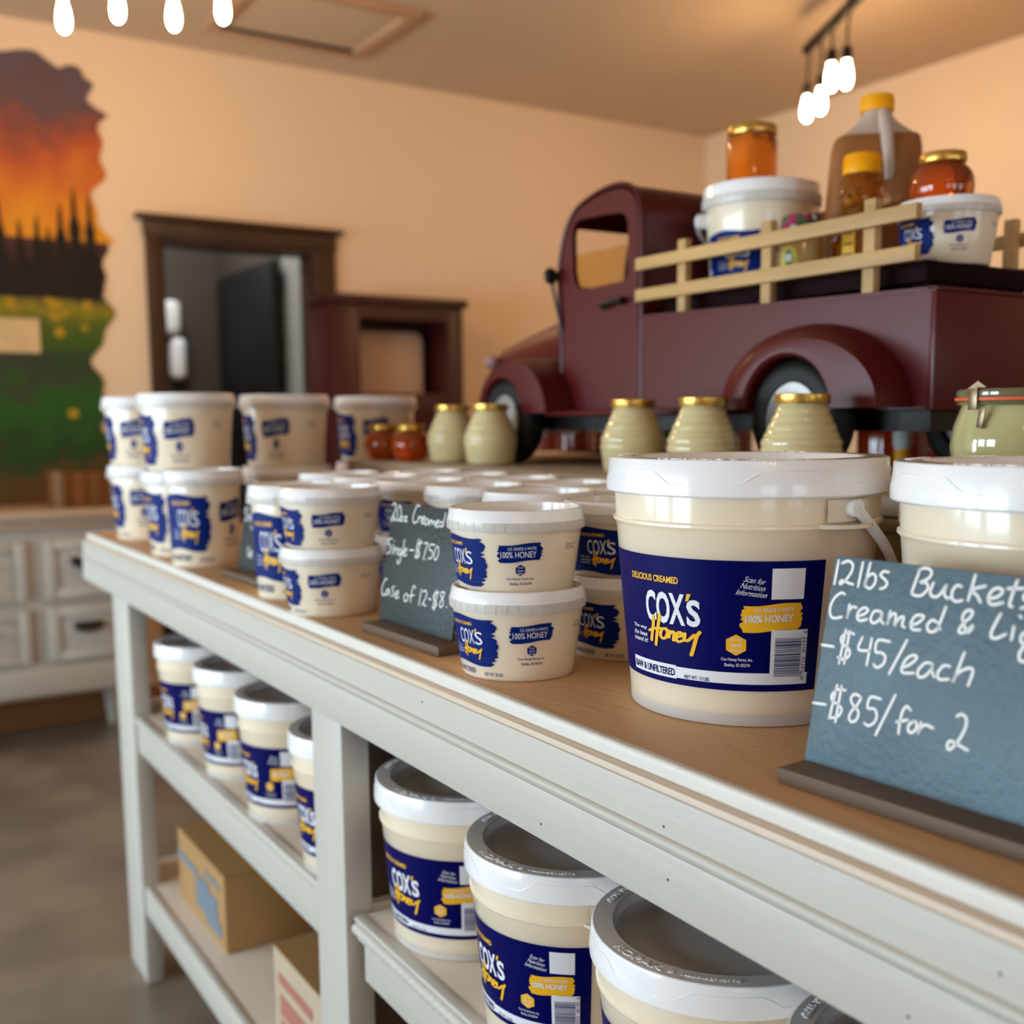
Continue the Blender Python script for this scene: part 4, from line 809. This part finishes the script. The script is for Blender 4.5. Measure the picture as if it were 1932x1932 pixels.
# ------------------------------------------------------------------ the load on the truck
ZB = .4165
pl_ = make_tub('honey_pail', 'white lidded honey pail with side ear on the truck behind the cab', 'bucket', None, (-1.235, 1.222, ZB), R(337), .072, .082, .128, .158, .008, 1, 1.5)
b = MB()
for a in (R(232-337), R(52-337)): b.lathe([(0, -.01), (.011, -.01), (.011, .008), (.006, .012), (0, .012)], 16, 0, (.086*math.cos(a), .086*math.sin(a), .112), rot=Vector((0, 0, 1)).rotation_difference(Vector((math.cos(a), math.sin(a), 0))))
P = [Vector((.094*math.cos(R(232-337))*math.cos(math.pi*i/24), .094*math.sin(R(232-337))*math.cos(math.pi*i/24), .112))+Vector((-math.sin(R(232-337)), math.cos(R(232-337)), 0))*(-.097*math.sin(math.pi*i/24))+Vector((0, 0, -.04*math.sin(math.pi*i/24))) for i in range(25)]
b.tube(P, .003, 8); b.obj('bail_handle', M_handle, pl_)
round_jar((-1.257, 1.222, ZB+.150), 'tall amber honey jar with gold lid on top of the white pail', 'jars on the truck', 1.03, True, M_amber)
dup(tA, (-.893, 1.20, ZB), '20 oz honey tub at the tail end of the truck bed', GS, R(309), .95)
round_jar((-.906, 1.203, ZB+.0690), 'round dark amber honey jar with gold lid on the tub at the truck tail', 'jars on the truck', .95)
# small jar with a printed cloth top
sj = thing('small_jar', (-1.095, 1.16, ZB), 'small jar with berry print cloth top and yellow oval sticker behind the rails', 'jar', 'jars on the truck')
b = MB(); b.lathe([(0, .001), (.026, .001), (.0295, .005), (.03, .05), (.0285, .062), (.0245, .072), (.0245, .08), (0, .08)], 48); b.obj('jar_body', mat('golden_spread', (190, 160, 100), .08, coat=1), sj)
b = MB(); P = []
for j, (r_, z) in enumerate(((.0, .0915), (.022, .091), (.0262, .0885), (.027, .082), (.0275, .076), (.0325, .069))):
    P.append([(r_*(1+.06*math.sin(9*2*math.pi*i/72)*(j > 3))*math.cos(2*math.pi*i/72), r_*(1+.06*math.sin(9*2*math.pi*i/72)*(j > 3))*math.sin(2*math.pi*i/72), z) for i in range(72)])
vs = [p for r_ in P for p in r_]; b.add(vs, [(j*72+i, j*72+(i+1) % 72, (j+1)*72+(i+1) % 72, (j+1)*72+i) for j in range(5) for i in range(72)])
b.m = [random.Random(q//3).choice((0, 0, 1, 2, 3)) for q in range(len(b.f))]; b.obj('cloth_top', [mat('cloth_berry', (150, 30, 78), .7), mat('cloth_mint', (176, 208, 198), .7), mat('cloth_green', (44, 92, 40), .7), mat('cloth_dark', (54, 46, 58), .7)], sj)
b = MB(); b.flat2d = True
for rr, mi, of in ((1, 0, .0003), (.72, 1, .0006)):
    V = [(280+22*rr*math.cos(k*math.pi/16), 33+15*rr*math.sin(k*math.pi/16), 0) for k in range(32)]; wrap(b, (V, [tuple(range(32))]), mi, lambda z: .0299, of)
for i in range(2): wrap(b, panel(268, 292, 34-i*5, 36.4-i*5, 6), 2, lambda z: .0299, .0009)
b.obj('oval_sticker', [mat('sticker_yellow', (236, 214, 20), .5), mat('sticker_green', (96, 110, 40), .5), mat('sticker_pale', (200, 210, 196), .5)], sj, smooth=0)
# little yellow and black bee figure
be = thing('bee_figurine', (-1.048, 1.205, ZB), 'small yellow and black bee ornament on a stick beside the bear bottle', 'figurine', 'ornaments on the truck')
b = MB(); b.tube([(0, 0, .002), (0, 0, .092)], .0022, 8); b.lathe([(0, 0), (.012, 0), (.012, .003), (0, .004)], 16); b.obj('stick', M_rail, be)
b = MB(); b.lathe([(0, -.017), (.008, -.013), (.0115, 0), (.008, .013), (0, .017)], 24, 0, (0, 0, .101), rot=Matrix.Rotation(R(80), 3, 'Y')); bo = b.obj('bee_body', M_ycap, be)
b = MB()
for q in (-.007, .003): b.lathe([(.0112, -.002), (.012, 0), (.0112, .002)], 24, 0, (q, 0, .101-q*.17), rot=Matrix.Rotation(R(80), 3, 'Y'))
b.lathe([(0, -.006), (.005, -.003), (.006, 0), (.005, .003), (0, .006)], 16, 0, (.018, 0, .098)); b.obj('bee_stripes', M_black, bo)
b = MB()
for s_ in (-1, 1): b.lathe([(0, -.0006), (.009, 0), (0, .0006)], 16, 0, (-.002, s_*.009, .1135), rot=Matrix.Rotation(R(25*s_), 3, 'X'))
b.obj('bee_wings', mat('wing_white', (230, 232, 236), .4), bo)
# bear shaped squeeze bottle
br = thing('bear_bottle', (-1.029, 1.2, ZB), 'bear shaped squeeze bottle of amber honey with yellow cap', 'bottle', 'bottles on the truck', R(-75))
b = MB(); b.lathe([(0, .001), (.024, .001), (.029, .006), (.031, .03), (.0315, .055), (.0285, .076), (.0225, .087), (.0235, .092), (.0285, .101), (.0312, .114), (.0298, .126), (.024, .136), (.0195, .141), (.0195, .147), (0, .147)], 48)
for s_ in (-1, 1):
    b.lathe([(0, -.007), (.006, -.005), (.0085, 0), (.006, .005), (0, .007)], 16, 0, (0, s_*.024, .134), rot=Matrix.Rotation(R(90), 3, 'Y'))
    b.lathe([(0, -.018), (.007, -.013), (.0095, 0), (.007, .013), (0, .018)], 16, 0, (.020, s_*.022, .062), rot=Matrix.Rotation(R(35*s_), 3, 'X'))
    b.lathe([(0, -.010), (.009, -.006), (.0115, 0), (.009, .006), (0, .010)], 16, 0, (.024, s_*.016, .014), rot=Matrix.Rotation(R(90), 3, 'Y'))
b.lathe([(0, -.011), (.009, -.007), (.0125, 0), (.009, .007), (0, .011)], 16, 0, (.0255, 0, .109), rot=Matrix.Rotation(R(90), 3, 'Y'))
bb = b.obj('bottle_body', M_amber, br); br.scale = (.95, .95, .94)
b = MB()
for s_ in (-1, 1): b.lathe([(0, -.002), (.0022, 0), (0, .002)], 12, 0, (.0295, s_*.010, .121))
b.lathe([(0, -.003), (.0034, 0), (0, .003)], 12, 0, (.0365, 0, .112)); b.obj('bear_face_dots', M_black, bb)
b = MB(); b.lathe([(.0175, .146), (.0252, .146), (.0258, .148), (.0246, .170), (.0228, .1725), (0, .1725)], 40)
for i in range(40): b.box(.0245, .0257, -.0007, .0007, .148, .167, rot=Matrix.Rotation(2*math.pi*i/40, 4, 'Z'))
b.obj('cap', M_ycap, br)
b = MB(); b.flat2d = True; wrap(b, panel(-20, 14, 22, 74, 8, 6), 0, lambda z: .0318, .0004)
for i in range(3): wrap(b, panel(-15, 9, 60-i*14, 64-i*14, 6), 1, lambda z: .0318, .0008)
b.obj('paper_strip_label', [mat('strip_yellow', (240, 190, 40), .5), mat('strip_brown', (150, 100, 20), .5)], br, smooth=0)
# gallon jug
jg = thing('honey_jug', (-1.078, 1.284, ZB), 'large brown honey jug with yellow cap and moulded handle at the back', 'jug', 'bottles on the truck', R(-42))
def sup(w_, d_, z, n=44, e=.45):
    return [((1 if math.cos(a) > 0 else -1)*abs(math.cos(a))**e*d_, (1 if math.sin(a) > 0 else -1)*abs(math.sin(a))**e*w_, z) for a in [2*math.pi*i/n for i in range(n)]]
def loft(rings, n=44, caps=True):
    vs = [p for r_ in rings for p in r_]; L = len(rings)
    fs = [(j*n+i, j*n+(i+1) % n, (j+1)*n+(i+1) % n, (j+1)*n+i) for j in range(L-1) for i in range(n)]
    if caps: fs += [tuple(range(n-1, -1, -1)), tuple((L-1)*n+i for i in range(n))]
    return vs, fs
b = MB(); b.add(*loft([sup(.058, .036, .001), sup(.062, .04, .004), sup(.0665, .043, .06), sup(.0655, .0425, .10), sup(.062, .040, .16), sup(.059, .038, .192), sup(.057, .0365, .2005), sup(.054, .0345, .2035)])); b.obj('jug_body', M_jug, jg)
b = MB(); b.add(*loft([sup(.054, .0345, .2036), sup(.049, .032, .207, e=.6), sup(.036, .027, .217, e=.8), sup(.025, .023, .227, e=1), sup(.0195, .0195, .236, e=1), sup(.0185, .0185, .242, e=1)])); b.obj('jug_shoulder', M_jugtop, jg)
b = MB(); b.tube([(.030, .004, .232), (.0395, .006, .215), (.043, .008, .198), (.046, .010, .175), (.0465, .012, .155), (.0425, .012, .14)], [.007, .009, .0085, .0075, .007, .005], 12); b.obj('jug_handle', M_jugtop, jg)
b = MB(); b.lathe([(.017, .239), (.0225, .239), (.023, .241), (.0222, .2585), (.0205, .2605), (0, .2605)], 40)
for i in range(36): b.box(.0218, .0229, -.0007, .0007, .241, .257, rot=Matrix.Rotation(2*math.pi*i/36, 4, 'Z'))
b.obj('cap', M_ycap, jg)

# ------------------------------------------------------------------ things behind the truck
for i, (x, y, lab) in enumerate(((-2.20, 1.50, 'amber honey jar behind the truck, seen left of the front tyre gap'), (-2.07, 1.49, 'amber honey jar behind the truck, seen under its running board'), (-1.95, 1.49, 'amber honey jar behind the truck, seen between running board and step'),
        (-1.585, 1.48, 'amber honey jar behind the truck, seen just ahead of the rear tyre'), (-1.205, 1.50, 'amber honey jar behind the truck, seen under the bed behind the rear tyre'), (-1.06, 1.49, 'amber honey jar behind the truck tail, right of the white squeeze bottle'))):
    t = thing('honey_jug', (x, y, ZR), lab, 'jug', 'amber jars behind the truck')
    b = MB(); b.lathe([(0, .001), (.05, .001), (.056, .006), (.057, .10), (.05, .125), (.03, .14), (.028, .15), (0, .15)], 40); b.obj('jug_body', M_deep, t)
    b = MB(); b.lathe([(.027, .149), (.032, .149), (.032, .165), (0, .166)], 32); b.obj('cap', M_ycap, t)
sq = thing('squeeze_bottle', (-1.128, 1.43, ZR), 'white squeeze bottle standing on its yellow cap behind the truck bed', 'bottle', 'bottles behind the truck')
b = MB(); b.lathe([(0, .002), (.011, .002), (.013, .004), (.013, .026), (0, .026)], 24); b.obj('cap', M_ycap, sq)
b = MB(); b.lathe([(0, .0262), (.012, .0262), (.0145, .032), (.0155, .05), (.0152, .085), (.013, .1), (0, .102)], 28); b.obj('bottle_body', M_bin, sq)
cb = thing('wooden_board', (-1.93, 1.62, ZR), 'tan wooden crate behind the truck, seen through the cab window', 'crate')
b = MB()
for i in range(4): b.box(-.27, .16, -.06, -.05, .0+i*.116, .114+i*.116, bev=.001)
b.box(-.27, -.26, -.05, .1, 0, .462); b.box(.15, .16, -.05, .1, 0, .462); b.box(-.26, .15, .09, .1, 0, .462); b.box(-.26, .15, -.05, .09, 0, .01); b.obj('crate_boards', M_tan, cb)
cb.name = 'tall_crate'
